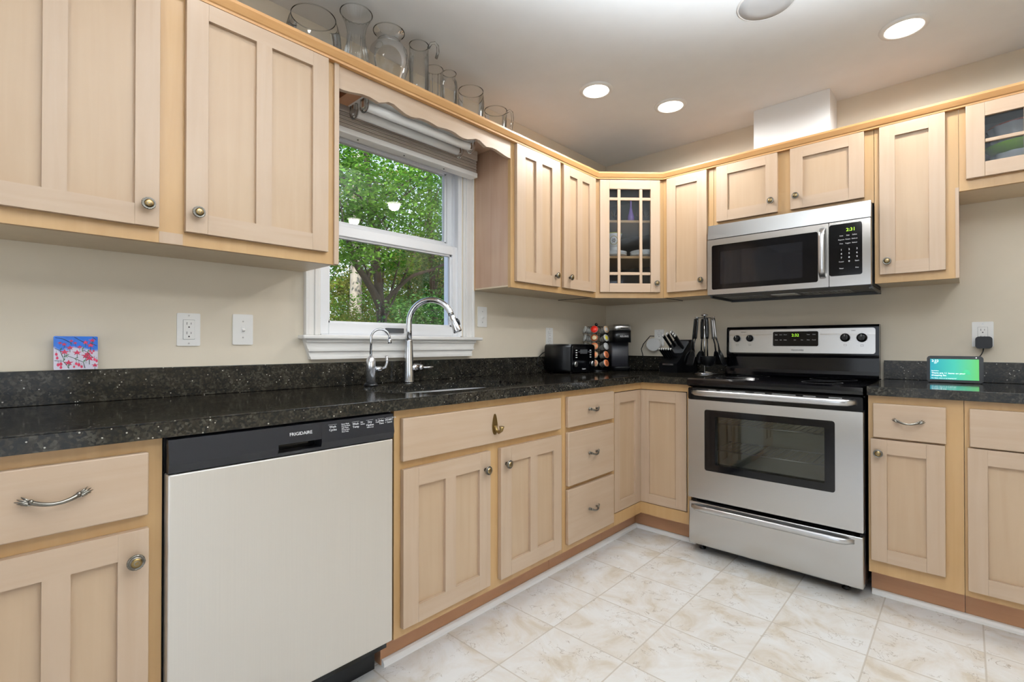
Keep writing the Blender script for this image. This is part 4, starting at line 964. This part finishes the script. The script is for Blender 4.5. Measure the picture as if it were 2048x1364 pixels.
# ---------------------------------------------------------------- flower tile
tl = thing('flower_tile', 'small square tile painted with red fuchsia flowers against blue and white', 'tile', (.03, -3.016, 1.0155))
TFm = Frame((.030, 0, 1.0158), (0, 1, 0), (math.cos(.06), 0, math.sin(.06)), (-math.sin(.06), 0, math.cos(.06)))
def tile_mat():
    m, t, b = newmat('tile_background')
    g = t.nodes.new('ShaderNodeNewGeometry'); s = t.nodes.new('ShaderNodeSeparateXYZ'); n = t.nodes.new('ShaderNodeTexNoise'); n.inputs['Scale'].default_value = 26
    t.links.new(g.outputs['Position'], s.inputs[0]); t.links.new(g.outputs['Position'], n.inputs['Vector'])
    mr = t.nodes.new('ShaderNodeMapRange'); mr.inputs[1].default_value = 1.035; mr.inputs[2].default_value = 1.098; t.links.new(s.outputs[2], mr.inputs[0])
    a = t.nodes.new('ShaderNodeMath'); a.operation = 'ADD'; t.links.new(mr.outputs[0], a.inputs[0]); t.links.new(n.outputs[0], a.inputs[1])
    r = t.nodes.new('ShaderNodeValToRGB'); e = r.color_ramp.elements; e[0].position = .88; e[0].color = (*lin((206, 204, 220)), 1); e[1].position = 1.0; e[1].color = (*lin((16, 100, 200)), 1)
    h = t.nodes.new('ShaderNodeMath'); h.operation = 'MULTIPLY'; h.inputs[1].default_value = .82; t.links.new(a.outputs[0], h.inputs[0]); t.links.new(h.outputs[0], r.inputs[0]); t.links.new(r.outputs[0], b.inputs['Base Color']); b.inputs['Roughness'].default_value = .15; return m
tbk = MB(TFm).rrect(-3.066, -2.966, .0005, .100, 0, .0085, .003, 3).build('tile_body', tile_mat(), tl)
rng = random.Random(5); fb, gb, kb = MB(TFm), MB(TFm), MB(TFm)
def flower(u, z, s, bell):
    s *= 1.35
    if bell:
        fb.prism([(u-s*.3, z+s*.5), (u+s*.3, z+s*.5), (u+s*.45, z-s*.3), (u, z-s*.8), (u-s*.45, z-s*.3)], 'uz', .0086, .0090); kb.box(u-s*.05, u+s*.05, .0086, .0089, z+s*.5, z+s*1.6)
    else:
        P = []
        for i in range(10):
            a = PI/2+2*PI*i/10; q = s if i % 2 == 0 else s*.38; P.append((u+q*1.15*math.cos(a), z+q*.85*math.sin(a)))
        fb.prism(P, 'uz', .0086, .0090); kb.box(u-s*.07, u+s*.07, .0086, .0092, z-s*1.6, z-s*.3)
for u, z, s in ((-3.052, .080, .004), (-3.043, .076, .005), (-3.030, .066, .0065), (-3.042, .053, .0075), (-3.014, .051, .0075), (-3.008, .068, .005), (-2.995, .082, .006), (-2.979, .088, .006), (-2.983, .073, .007), (-2.994, .041, .008), (-2.986, .034, .009), (-3.033, .021, .008), (-3.018, .080, .004), (-3.027, .086, .004), (-2.973, .012, .006), (-2.99, .047, .006)): flower(u, z, s, False)
for u, z, s in ((-3.060, .047, .005), (-3.058, .036, .005), (-3.056, .016, .0055), (-3.050, .018, .006), (-3.050, .008, .005), (-3.021, .009, .004), (-3.016, .018, .005), (-3.010, .015, .006), (-3.004, .009, .005), (-2.984, .055, .004), (-2.980, .050, .004), (-2.976, .056, .004), (-2.974, .030, .005), (-2.969, .026, .005)): flower(u, z, s, True)
for a_ in (((-3.062, .096), (-3.045, .092), (-3.030, .082)), ((-3.020, .098), (-3.010, .090), (-2.998, .082)), ((-2.978, .098), (-2.970, .090)), ((-3.063, .064), (-3.052, .058), (-3.046, .038)), ((-3.040, .044), (-3.020, .034), (-3.000, .022), (-2.996, .004)), ((-3.003, .060), (-2.990, .052), (-2.978, .036)), ((-3.064, .028), (-3.045, .026), (-3.036, .012)), ((-2.985, .080), (-2.969, .072))):
    kb.tube([(u, .0088, z) for u, z in a_], .0008, 5)
    for u, z in a_:
        for s in (-1, 1):
            a = rng.uniform(.2, 1.2)*s; q = .010
            if not (-3.057 < u < -2.978 and .008 < z < .088): continue
            gb.prism([(u, z), (u+q*.5*math.cos(a)-.002, z+q*.5*math.sin(a)), (u+q*math.cos(a), z+q*math.sin(a)), (u+q*.5*math.cos(a)+.0015, z+q*.5*math.sin(a)-.0015)], 'uz', .0086, .0089)
fb.build('painted_flowers', plain('crimson_paint', (176, 14, 66), .3), tbk); gb.build('painted_leaves', plain('leaf_green_paint', (40, 92, 50), .3), tbk); kb.build('painted_stems', plain('dark_green_paint', (24, 40, 34), .3), tbk)

# ---------------------------------------------------------------- toaster
TX = thing('toaster', 'black four-slice toaster on the counter below the outlet', 'toaster', (.155, -.670, CZ1))
y0, y1, xa, xb, zt = -.795, -.545, .045, .255, 1.094
b = MB(); b.prism(rr_poly(y0, y1, .926, zt, .018, 5), 'dz', xa, xb-.012, True)
b = MB(LW); b.prism(rr_poly(y0, y1, .922, zt, .020, 5), 'uz', xa, xb-.010, True); bd = b.build('body', 'black', TX)
b = MB(LW); b.prism(rr_poly(y0+.004, y1-.004, .924, zt-.004, .018, 5), 'uz', xb-.0098, xb+.001, True); fp_ = b.build('front_panel', 'blackgloss', TX)
b = MB(LW)
for u in (-.735, -.695, -.645, -.605): b.box(u-.012, u+.012, .075, .215, zt-.001, zt+.0006)
b.build('bread_slot', 'darkgrey', bd)
b = MB(LW)
for uc in (-.768, -.600):
    for k in range(4): b.box(uc+(.010 if uc < -.7 else -.006), uc+(.026 if uc < -.7 else .010), xb+.001, xb+.003, 1.054-k*.0145, 1.059-k*.0145, .001)
b.build('button', 'porcelain', fp_)
b = MB(LW)
for uc in (-.762, -.580):
    b.lathe([(.0165, 0), (.016, .010), (.012, .012)], (uc, xb+.0012, .972), (0, 1, 0), 24)
b.build('browning_dial', 'silver', fp_)
for uc in (-.722, -.618): MB(LW).box(uc-.010, uc+.010, xb+.001, xb+.020, 1.042, 1.051, .003).build('lever', 'darkgrey', fp_)
MB(LW).rrect(-.710, -.632, 1.035, 1.062, xb+.0011, xb+.0022, .003).build('display', 'darkgrey', fp_)
MB(LW).text('Cuisinart', .0105, -.670, xb+.0016, .941).build('lettering', 'whiteprint', fp_)
b = MB(LW)
for u in (y0+.03, y1-.03):
    for d in (xa+.03, xb-.03): b.cyl((u, d, CZ1+.0004), (u, d, .923), .010, seg=12)
b.build('foot', 'black', TX)
cd = MB(LW).tube([(-.80, .030, .96), (-.83, .028, .955), (-.85, .030, .975), (-.84, .030, 1.01), (-.80, .028, 1.035), (-.755, .026, 1.05)], .003, 8).build('cord', 'black', TX)

# ---------------------------------------------------------------- coffee pod carousel
PX, PY = .175, -.405; PB = CZ1
pr_ = thing('pod_carousel', 'black wire carousel holding coffee pods between toaster and coffee maker', 'pod carousel', (PX, PY, PB))
MB().lathe([(.082, .0004), (.084, .004), (.078, .010), (.012, .013)], (PX, PY, PB), (0, 0, 1), 36).build('base', 'blackgloss', pr_)
b = MB(); b.cyl((PX, PY, PB+.010), (PX, PY, 1.218), .004); b.sphere((PX, PY, 1.226), .011, 16); b.build('pole', 'black', pr_)
rowz = [1.190, 1.1345, 1.079, 1.0235, .968]; colA = [math.radians(-66+60*k) for k in range(6)]
b = MB(); tl_ = .30
for a in colA:
    ax = Vector((math.cos(a)*math.cos(tl_), math.sin(a)*math.cos(tl_), math.sin(tl_)))
    for z in rowz:
        c = Vector((PX, PY, z)) + Vector((math.cos(a), math.sin(a), 0))*.076
        s1 = ax.orthogonal().normalized(); s2 = ax.cross(s1)
        b.tube([c+s1*.0225*math.cos(t)+s2*.0225*math.sin(t) for t in [2*PI*i/20 for i in range(20)]], .0013, 6, loop=True)
    x_, y_ = PX+.078*math.cos(a+.52), PY+.078*math.sin(a+.52)
    b.tube([(PX, PY, 1.212), (PX+.055*math.cos(a+.52), PY+.055*math.sin(a+.52), 1.212), (x_, y_, 1.20), (x_+.012*math.cos(a+.52), y_+.012*math.sin(a+.52), 1.165), (x_, y_, 1.145), (x_+.012*math.cos(a+.52), y_+.012*math.sin(a+.52), 1.11), (x_, y_, 1.09), (x_, y_, .94), (PX+.05*math.cos(a+.52), PY+.05*math.sin(a+.52), .925)], .0013, 6)
b.build('wire_rack', 'black', pr_)
lidc = {'red': (214, 44, 30), 'cream': (226, 210, 170), 'orange': (226, 132, 84), 'tan': (196, 158, 120), 'yellow': (222, 206, 70), 'grey': (186, 188, 188), 'brown': (150, 78, 40), 'green': (70, 110, 50)}
LM = {k: plain(k+'_foil_lid', v, .35) for k, v in lidc.items()}
podb = plain('milky_pod_plastic', (206, 206, 202), .3)
def pod(col, row, lid, centre, label):
    a = colA[col]; ax = Vector((math.cos(a)*math.cos(tl_), math.sin(a)*math.cos(tl_), math.sin(tl_)))
    c = Vector((PX, PY, rowz[row])) + Vector((math.cos(a), math.sin(a), 0))*.076
    t = thing('coffee_pod', label, 'coffee pod', tuple(c), 'coffee pods on the carousel')
    MB().lathe([(.0155, -.0375), (.0165, -.036), (.0215, .0035), (.0242, .004), (.0245, .0075), (.0235, .0085)], c, ax, 24).build('cup', podb, t)
    o = MB().lathe([(.0235, .0088), (.0236, .0098), (.001, .0100)], c, ax, 24).build('foil_lid', LM[lid], t)
    if centre: MB().lathe([(.0150, .0101), (.0148, .0106), (.001, .0107)], c, ax, 20).build('lid_print', LM[centre], o)
rows = ['top', 'second', 'third', 'fourth', 'bottom']
F_ = [('red', 'red'), ('brown', 'cream'), ('orange', 'tan'), ('tan', 'orange'), ('tan', 'brown')]
R_ = [('tan', 'grey'), ('grey', 'yellow'), ('grey', None), ('orange', 'brown'), ('orange', 'brown')]
fd = ['bright red lid', 'cream and brown lid', 'orange-rimmed tan lid', 'tan lid behind the toaster', 'brown lid behind the toaster']
rd = ['tan lid', 'yellow lid', 'plain grey lid', 'orange lid', 'orange-ringed brown lid']
for r_ in range(5):
    pod(0, r_, *F_[r_], 'coffee pod with %s, %s row of the front column' % (fd[r_], rows[r_]))
    pod(1, r_, *R_[r_], 'coffee pod with %s, %s row of the right column' % (rd[r_], rows[r_]))
for r_ in range(3): pod(5, r_, 'grey', None, 'translucent coffee pod in the %s row of the left column, seen from behind' % rows[r_])

# ---------------------------------------------------------------- coffee maker
an = math.radians(-38); CD = Vector((math.cos(an), math.sin(an), 0)); CU = Vector((-CD.y, CD.x, 0))  # u to viewer's right when looking at the front
KF = Frame((.302, -.300, CZ1), CU, CD)
ck_ = thing('coffee_maker', 'slim black single-serve coffee maker with silver lid in the corner', 'coffee maker', (.22, -.22, CZ1))
w = .061
KP = lambda d0, d1, r: rr_poly(-w, w, d0, d1, r, 5)
MB(KF).prism(rr_poly(-w, w, -.262, -.105, .022, 5), 'ud', .0005, .292, True).build('reservoir', 'black', ck_)
MB(KF).prism(rr_poly(-w, w, -.1045, -.012, .012, 5), 'ud', .030, .192, True).build('column', plain('graphite_plastic', (46, 46, 50), .45), ck_)
MB(KF).prism(rr_poly(-w-.004, w+.004, -.100, .036, .030, 6), 'ud', .192, .272, True).build('brew_head', 'black', ck_)
b = MB(KF); b.rings([[(u, d, z) for u, d in rr_poly(-w-.004+k, w+.004-k, -.100+k, .036-k, .030, 6)] for z, k in ((.2725, 0), (.300, .002), (.308, .008), (.311, .020))]); lidk = b.build('lid', 'silver', ck_)
MB(KF).box(-.018, .040, .034, .038, .284, .290, .002).build('lid_slot', 'black', lidk)
MB(KF).text('KEURIG', .0175, .008, .0366, .232).build('lettering', 'whiteprint', ck_)
b = MB(KF); b.rings([[(u, d, z) for u, d in rr_poly(-w+.002-k, w-.002+k, -.104, .034+k, .028, 6)] for z, k in ((.0005, 0), (.022, 0), (.029, .003))]); b.build('drip_tray', 'black', ck_)

# ---------------------------------------------------------------- knife block
ka = math.radians(-103); KD = Vector((math.cos(ka), math.sin(ka), 0)); KU = Vector((-KD.y, KD.x, 0))
KN = Frame((.600, -.228, CZ1), KU, KD)     # origin: middle of the front foot, d negative goes back
kb_ = thing('knife_block', 'black slanted knife block full of knives beside the utensil stand', 'knife block', (.66, -.12, CZ1))
b = MB(KN); kw = .068
b.prism([(.0, .0006), (.004, .058), (-.010, .070), (-.022, .080), (-.052, .108), (-.148, .208), (-.166, .210), (-.205, .0006)], 'dz', -kw, kw); blk = b.build('block', 'black', kb_)

b = MB(KN); b.rrect(-.042, .042, .058-.012, .058-.002, .0022, .0045, .003, 3); b.build('name_plate', 'silver', blk)
b = MB(KN); b.text('CUISINART', .0085, 0, .0052, .051); b.build('lettering', 'darkprint', blk)
hd = Vector((0, .70, .715)).normalized()
fpN = Vector((0, -.71, .705)).normalized()
PF = Frame(KN.w(0, -.098, .157), KU, (KN.w(*hd)-KN.w(0, 0, 0)), (KN.w(*fpN)-KN.w(0, 0, 0)))
MB(PF).rrect(-.060, .060, -.052, .060, .001, .004, .016, 5).build('slot_plate', 'darkgrey', blk)   # handle direction in local (u, d, z)
def knife(u, d, z, L, wth, label, name='kitchen_knife'):
    base = Vector((u, d, z)); t = thing(name, label, 'knife', tuple(KN.w(u, d, z)), 'knives in the block')
    s = Vector((0, hd.z, -hd.y))
    b = MB(KN); P = []
    for f, h in ((-.35, .6), (0, .95), (.15, .8), (.5, .85), (.85, 1.0), (1.0, .75)):
        c = base+hd*L*f; P.append([c+Vector((1, 0, 0))*wth*.42*math.cos(q)+s*wth*h*math.sin(q) for q in [2*PI*i/12 for i in range(12)]])
    b.rings(P); b.build('handle', 'black', t)
    c = base+hd*L*.93; b = MB(KN)
    b.rings([[c+hd*k+Vector((1, 0, 0))*wth*.46*f*math.cos(q)+s*wth*1.04*f*math.sin(q) for q in [2*PI*i/12 for i in range(12)]] for k, f in ((0, 1), (L*.08, .95), (L*.12, .6))]); b.build('end_cap', 'capmetal', t)
kn = [(-.044, .172), (-.022, .186), (.0, .200), (.022, .182), (.044, .168)]
names = ['leftmost', 'second from left', 'tallest middle', 'second from right', 'rightmost']
kn = [(-.048, .000), (-.025, .014), (.0, .028), (.025, .012), (.047, -.004)]
for i, (u, q) in enumerate(kn): knife(u, -.098-q*.71+.012, .157+q*.70+.006, .108, .0125, 'large black-handled knife with bright end cap, %s in the upper row' % names[i])
for i in range(6): knife(-.050+i*.0175, -.034, .092, .082, .0085, 'slim steak knife, number %s from the left in the lower row' % ['one', 'two', 'three', 'four', 'five', 'six'][i], 'steak_knife')

# ---------------------------------------------------------------- utensil stand
UX, UY = .822, -.200
us_ = thing('utensil_stand', 'chrome carousel stand with hanging black utensils left of the range', 'utensil stand', (UX, UY, CZ1))
MB().lathe([(.070, .0005), (.071, .004), (.060, .008), (.030, .014), (.008, .018)], (UX, UY, CZ1), (0, 0, 1), 40).build('base', 'chrome', us_)
b = MB(); b.cyl((UX, UY, CZ1+.016), (UX, UY, 1.268), .005); b.build('pole', 'chrome', us_)
b = MB(); b.lathe([(.012, 0), (.020, .002), (.021, .008), (.015, .012), (.002, .014)], (UX, UY, 1.266), (0, 0, 1), 24)
for k in range(6):
    a = math.radians(-56+60*k); b.tube([(UX, UY, 1.256), (UX+.054*math.cos(a), UY+.054*math.sin(a), 1.256), (UX+.060*math.cos(a), UY+.060*math.sin(a), 1.262)], .0022, 6)
b.build('hanger', 'chrome', us_)
def utensil(k, kind, label, chrome=False):
    a = math.radians(-56+60*k); o = Vector((math.cos(a), math.sin(a), 0)); tn_ = Vector((-o.y, o.x, 0))
    top = Vector((UX, UY, 1.252))+o*.056
    t = thing(kind, label, 'kitchen utensil', tuple(top-Vector((0, 0, .3))), 'utensils hanging on the stand')
    b = MB(); P = []
    for f, wd in ((0, .007), (.02, .0105), (.06, .0110), (.11, .0095), (.125, .0075)):
        c = top - Vector((0, 0, f)) + o*f*.10; P.append([c+tn_*wd*math.cos(q)+o*.0065*math.sin(q) for q in [2*PI*i/12 for i in range(12)]])
    b.rings(P); b.build('handle', 'silver' if chrome else 'black', t)
    s0 = top-Vector((0, 0, .120))+o*.012
    b = MB()
    if kind == 'ladle':
        s1 = top-Vector((0, 0, .235))+o*.018; b.tube([s0, (s0+s1)/2, s1], [.0045, .004, .005], 8)
        c = s1 + o*.012 - Vector((0, 0, .012)); rs = []
        for f, z in ((1.0, .014), (.97, 0), (.80, -.020), (.45, -.033), (.05, -.037)): rs.append([c+Vector((.045*f*math.cos(q), .045*f*math.sin(q), z*1.25)) for q in [2*PI*i/24 for i in range(24)]])
        for f, z in ((.05, -.034), (.44, -.030), (.77, -.018), (.93, 0), (.96, .014)): rs.append([c+Vector((.045*f*math.cos(q), .045*f*math.sin(q), z*1.25)) for q in [2*PI*i/24 for i in range(24)]])
        rs = rs[:5]+rs[5:]; b.rings(rs, cap0=False, cap1=False); b.rings([rs[0], rs[-1]], cap0=False, cap1=False)
    else:
        s1 = top-Vector((0, 0, .195))+o*.030; b.tube([s0, (s0+s1)/2+o*.004, s1], [.0045, .004, .005], 8)
        W = {'slotted_turner': .034, 'spatula': .030, 'serving_spoon': .026, 'pasta_spoon': .026, 'masher': .028}[kind]; Lb = .095
        n_ = o*.35+Vector((0, 0, -1)); n_.normalize(); th_ = tn_.cross(n_)
        if kind == 'slotted_turner':
            for i in range(5):
                q = -W+ i*W*2/4.0; b.tube([s1+tn_*q*.4, s1+n_*.03+tn_*q, s1+n_*Lb+tn_*q], [.003, .0045, .0045], 6, flat=.5)
            b.tube([s1+n_*Lb+tn_*(-W), s1+n_*Lb+tn_*W], .0045, 6, flat=.6); b.tube([s1+n_*.028+tn_*(-W), s1+n_*.028+tn_*W], .0045, 6, flat=.6)
        else:
            rs = []
            for f, ww in ((0, .15), (.15, .6), (.4, 1), (.7, 1), (.9, .75 if 'spoon' in kind else 1), (1, .3 if 'spoon' in kind else .95)):
                c = s1+n_*Lb*f; bow = (.010*math.sin(PI*f) if 'spoon' in kind else 0)
                rs.append([c+tn_*W*ww*math.cos(q)+th_*(.0022*math.sin(q)+bow*(math.cos(q)**2)*-1) for q in [2*PI*i/16 for i in range(16)]])
            b.rings(rs)
    b.build('head', 'black', t)
utensil(0, 'ladle', 'black ladle hanging at the front of the stand')
utensil(1, 'slotted_turner', 'black slotted turner hanging on the right front of the stand', True)
utensil(2, 'spatula', 'black spatula hanging at the right back of the stand', True)
utensil(3, 'serving_spoon', 'black serving spoon hanging at the back of the stand')
utensil(4, 'pasta_spoon', 'black spoon hanging at the left back of the stand')
utensil(5, 'spatula', 'black spatula hanging on the left front of the stand')

# ---------------------------------------------------------------- smart display
tn = .16; SDm = Frame((1.958, -.150, CZ1+.0015), Vector((1, .0, 0)), (0, -math.cos(tn), math.sin(tn)), (0, math.sin(tn), math.cos(tn)))
sd = thing('smart_display', 'smart display with a blue-green screen standing on the right counter', 'smart display', (1.958, -.12, CZ1))
MB(SDm).rrect(-.098, .098, .001, .125, -.010, 0, .014, 6).build('case', 'black', sd)
b = MB(SDm); b.rings([[(u, d, z) for u, z in rr_poly(-.09+k, .09-k, .004-d*.17, .118-k*1.1, .012, 5)] for d, k in ((-.0102, 0), (-.04, .012), (-.062, .03))]); b.build('speaker_body', 'darkgrey', sd)
def screen_mat():
    m, t, b = newmat('screen_picture'); b.inputs['Base Color'].default_value = (0.01, 0.01, 0.01, 1); b.inputs['Roughness'].default_value = .15
    g = t.nodes.new('ShaderNodeNewGeometry'); s = t.nodes.new('ShaderNodeSeparateXYZ'); t.links.new(g.outputs['Position'], s.inputs[0])
    mr = t.nodes.new('ShaderNodeMapRange'); mr.inputs[1].default_value = 1.875; mr.inputs[2].default_value = 2.042; t.links.new(s.outputs[0], mr.inputs[0])
    r = t.nodes.new('ShaderNodeValToRGB'); e = r.color_ramp.elements; e[0].color = (*lin((20, 176, 196)), 1); e[1].color = (*lin((110, 222, 120)), 1); x = e.new(.5); x.color = (*lin((70, 214, 190)), 1)
    t.links.new(mr.outputs[0], r.inputs[0]); t.links.new(r.outputs[0], b.inputs['Emission Color']); b.inputs['Emission Strength'].default_value = .85; return m
scn = MB(SDm).box(-.086, .083, .0002, .0012, .013, .110).build('screen', screen_mat(), sd)
wl = plain('lit_white_text', (255, 255, 255), .5, emit=(255, 255, 255), es=1.0)
for q in (('2:32', .0150, -.081, .0016, .1005), ('77°', .0095, -.072, .0016, .0895), ('Reminders', .0060, -.081, .0016, .0535), ('There are 11 items on your', .0105, -.081, .0016, .0430), ('shopping list', .0105, -.081, .0016, .0325), ('Try "Alexa, what\'s on my shopping list?"', .0055, -.081, .0016, .0190)): MB(SDm).text(*q, 'LEFT').build('lettering', wl, scn)
b = MB(SDm); b.prism([(.040+.014*math.cos(a), .040+.022*math.sin(a)) for a in [PI*i/12 for i in range(13)]], 'uz', .0013, .0016); b.build('screen_shape', plain('screen_dark_green', (30, 160, 110), .4, emit=(50, 176, 120), es=.7), scn)
MB(SDm).cyl((.074, .0001, .1175), (.074, .0008, .1175), .0022, seg=12).build('camera_dot', wl, sd)

# ---------------------------------------------------------------- glassware above the window cabinets
ST = 2.1405
def vessel(name, label, x, y, prof, th=.0028, rib=0, nrib=0, seg=40, handle=None, foot=.006):
    t = thing(name, label, 'glass vessel', (x, y, ST), 'clear glass vessels on top of the cabinets')
    out = prof; inn = [(max(.001, r-th), h) for r, h in prof if h > foot][::-1]
    b = MB(); b.lathe([(.001, .0003)]+out, (x, y, ST), (0, 0, 1), seg, rib, nrib, cap0=False, cap1=False)
    b.build('glass_body', 'vessel', t)
    MB().lathe([(max(.001, prof[1][0]*.96), foot+.001), (.001, foot)], (x, y, ST), (0, 0, 1), seg, cap0=False, cap1=False).build('thick_base', 'vessel', t)
    r, h = prof[-1]; b = MB(); b.tube([(x+r*math.cos(q), y+r*math.sin(q), ST+h) for q in [2*PI*i/48 for i in range(48)]], .0017, 8, loop=True); b.build('rim', 'vessel_rim', t)
    if handle: b = MB(); b.tube(handle, [.0062]*len(handle), 12); b.build('handle', 'vessel', t)
    return t
def arc(x, y, a, pts): return [(x+r*math.cos(a), y+r*math.sin(a), ST+h) for r, h in pts]
vessel('fish_bowl', 'large round clear glass bowl, leftmost of the glassware above the window', .168, -2.352, [(.055, 0), (.075, .012), (.094, .05), (.102, .095), (.100, .135), (.090, .175), (.081, .200), (.080, .204)])
vessel('flared_vase', 'tall ribbed flared glass vase between round bowl and bulbous vase', .225, -2.205, [(.042, 0), (.056, .006), (.055, .05), (.047, .10), (.036, .15), (.034, .185), (.042, .225), (.055, .252), (.061, .266)], rib=.02, nrib=22, seg=88)
vessel('bulbous_vase', 'bulbous greenish glass vase with narrow neck and wide lip', .210, -2.045, [(.036, 0), (.040, .006), (.050, .04), (.068, .085), (.082, .13), (.084, .160), (.076, .195), (.058, .218), (.048, .234), (.047, .248), (.056, .266), (.064, .274)], foot=.008)
vessel('glass_pitcher', 'tall ribbed glass pitcher with a looped handle beside the bulbous vase', .258, -1.925, [(.036, 0), (.041, .005), (.042, .08), (.042, .17), (.040, .225), (.041, .252)], rib=.012, nrib=24, seg=72, handle=arc(.258, -1.925, .85, [(.040, .243), (.052, .264), (.068, .268), (.080, .254), (.082, .228), (.074, .20)]))
vessel('faceted_vase', 'short faceted glass vase between pitcher and small carafe', .225, -1.815, [(.034, 0), (.038, .005), (.037, .10), (.037, .170), (.039, .205)], rib=.05, nrib=14, seg=84)
vessel('small_carafe', 'slim glass carafe with a pinched neck right of the faceted vase', .225, -1.727, [(.032, 0), (.035, .005), (.036, .10), (.038, .160), (.036, .182), (.029, .196), (.028, .204), (.032, .222)])
vessel('round_bowl', 'open rounded glass bowl second from the right end', .205, -1.572, [(.042, 0), (.048, .006), (.058, .06), (.065, .115), (.066, .150), (.062, .190), (.0605, .205)])
vessel('measuring_jug', 'low clear glass jug with a thick handle at the right end', .210, -1.402, [(.050, 0), (.055, .004), (.057, .06), (.057, .12), (.058, .165)], handle=arc(.210, -1.402, .75, [(.056, .158), (.074, .168), (.084, .158), (.088, .12), (.080, .07), (.066, .035), (.057, .028)]))

# ---------------------------------------------------------------- things inside the glass cabinets
def lathe_thing(name, label, cat, c, prof, mat, group=None, seg=36, **kw):
    o = MB().lathe(prof, c, (0, 0, 1), seg, cap0=False, cap1=False, **kw).build(name, mat); tag(o, label, cat, group); return o
def plate_stack(x, y, z, n, r, desc):
    for k in range(n):
        pos = 'bottom' if k == 0 else ('topmost' if k == n-1 else ['', 'second from bottom', 'third from bottom', 'fourth from bottom'][k])
        o = MB().lathe([(.001, .0004), (r*.55, .0004), (r*.6, .003), (r*.95, .0125), (r, .0150), (r*.985, .0165), (r*.6, .0065), (r*.55, .0045), (.001, .0045)], (x, y, z+k*.0065), (0, 0, 1), 40, cap0=False, cap1=False).build('plate', 'porcelain')
        tag(o, 'white porcelain plate, %s of the %s' % (pos, desc), 'plate', 'white plates in the corner cabinet')
s2 = 1.6552
DGW = lambda u, d: (FRD.w(u, d, 0).x, FRD.w(u, d, 0).y)
plate_stack(*DGW(-.072, -.113), s2, 4, .085, 'left stack in the corner cabinet')
plate_stack(*DGW(.123, -.113), s2, 5, .085, 'right stack in the corner cabinet')
plate_stack(*DGW(-.085, -.113), ZB+.0165, 4, .085, 'stack on the corner cabinet floor')
# decorated mug standing on the left plate stack
mg = thing('painted_pitcher', 'white pitcher painted with a yellow-edged flower, behind corner glass door', 'pitcher', (*DGW(-.072, -.113), s2+.037))
mx_, my_, mz_ = *DGW(-.072, -.113), s2+3*.0065+.0168
MB().lathe([(.001, .0005), (.032, .0005), (.034, .004), (.038, .05), (.050, .105), (.056, .118), (.053, .118), (.046, .10), (.033, .006), (.001, .006)], (mx_, my_, mz_), (0, 0, 1), 36, cap0=False, cap1=False).build('body', 'porcelain', mg)
b = MB(); b.tube([(mx_+.0535*math.cos(q), my_+.0535*math.sin(q), mz_+.118) for q in [2*PI*i/40 for i in range(40)]], .003, 8, loop=True); b.build('rim_band', plain('yellow_green_glaze', (170, 176, 60), .3), mg)
fa_ = math.radians(-57); fx, fy = math.cos(fa_), math.sin(fa_)
MF_ = Frame((mx_+fx*.044, my_+fy*.044, mz_+.07), (-fy, fx, 0), (fx, fy, .0))
b = MB(MF_)
for i in range(6):
    a = 2*PI*i/6; b.tube([(.003*math.cos(a), .004, .003*math.sin(a)), (.008*math.cos(a), .006+.004*math.sin(a), .008*math.sin(a)), (.014*math.cos(a), .003+.006*math.sin(a), .014*math.sin(a))], [.001, .003, .001], 6)
b.build('painted_flower', 'darkprint', mg)
b = MB(MF_); b.tube([(.024*math.cos(a), .0015+.011*math.sin(a)*(1 if math.sin(a) > 0 else .7)-.004*abs(math.cos(a)), .026*math.sin(a)) for a in [2*PI*i/28 for i in range(28)]], .0016, 6, loop=True); b.build('painted_ring', plain('ochre_glaze', (170, 150, 40), .3), mg)
s1 = 1.8832
lathe_thing('bud_vase', 'slender violet glass bud vase on the upper shelf of corner cabinet', 'vase', (*DGW(.030, -.070), s1), [(.001, .0005), (.022, .0005), (.020, .03), (.012, .06), (.006, .09), (.005, .135), (.009, .15)], 'purple')
for i, (x, y, r) in enumerate(((*DGW(-.080, -.07), .018), (*DGW(.075, -.07), .018), (*DGW(.130, -.075), .020))):
    lathe_thing('small_goblet', 'small clear goblet, %s on the upper corner cabinet shelf' % ['left of the violet vase', 'just right of the violet vase', 'furthest right'][i], 'glass', (x, y, s1), [(.001, .0005), (.016, .0005), (.004, .006), (.004, .03), (r, .045), (r*1.1, .075)], 'vessel', 'goblets in the corner cabinet')
gz = GZB+.015
GX, GY = 2.175, -.160
lathe_thing('green_bowl', 'bright green bowl resting on a glass dish in the right glass cabinet', 'bowl', (GX, GY, gz+.1365), [(.001, .0005), (.05, .0005), (.09, .014), (.118, .040), (.1155, .042), (.088, .018), (.05, .004), (.001, .004)], plain('lime_green_ceramic', (128, 178, 30), .25))
lathe_thing('glass_dish', 'frosted ribbed glass dish under the green bowl', 'dish', (GX, GY, gz), [(.001, .0005), (.085, .0005), (.095, .03), (.100, .136), (.097, .136), (.090, .03), (.08, .006), (.001, .006)], plain('frosted_glass', (170, 174, 176), .15), rib=.03, nrib=12, seg=72)
rd_ = thing('red_rimmed_dish', 'frosted ribbed glass dish with a dark red rim, above the green bowl', 'dish', (GX, GY, gz+.142), None)
MB().lathe([(.001, 0), (.060, 0), (.090, .045), (.106, .114), (.103, .114), (.086, .045), (.001, .006)], (GX, GY, gz+.1425), (0, 0, 1), 72, .03, 12, cap0=False, cap1=False).build('dish', plain('frosted_glass_upper', (150, 152, 154), .15), rd_)
b = MB(); b.tube([(GX+.106*math.cos(q), GY+.106*math.sin(q), gz+.2585) for q in [2*PI*i/48 for i in range(48)]], .0028, 8, loop=True); b.build('rim', plain('dark_red_glass', (120, 40, 34), .2), rd_)
strip_private()
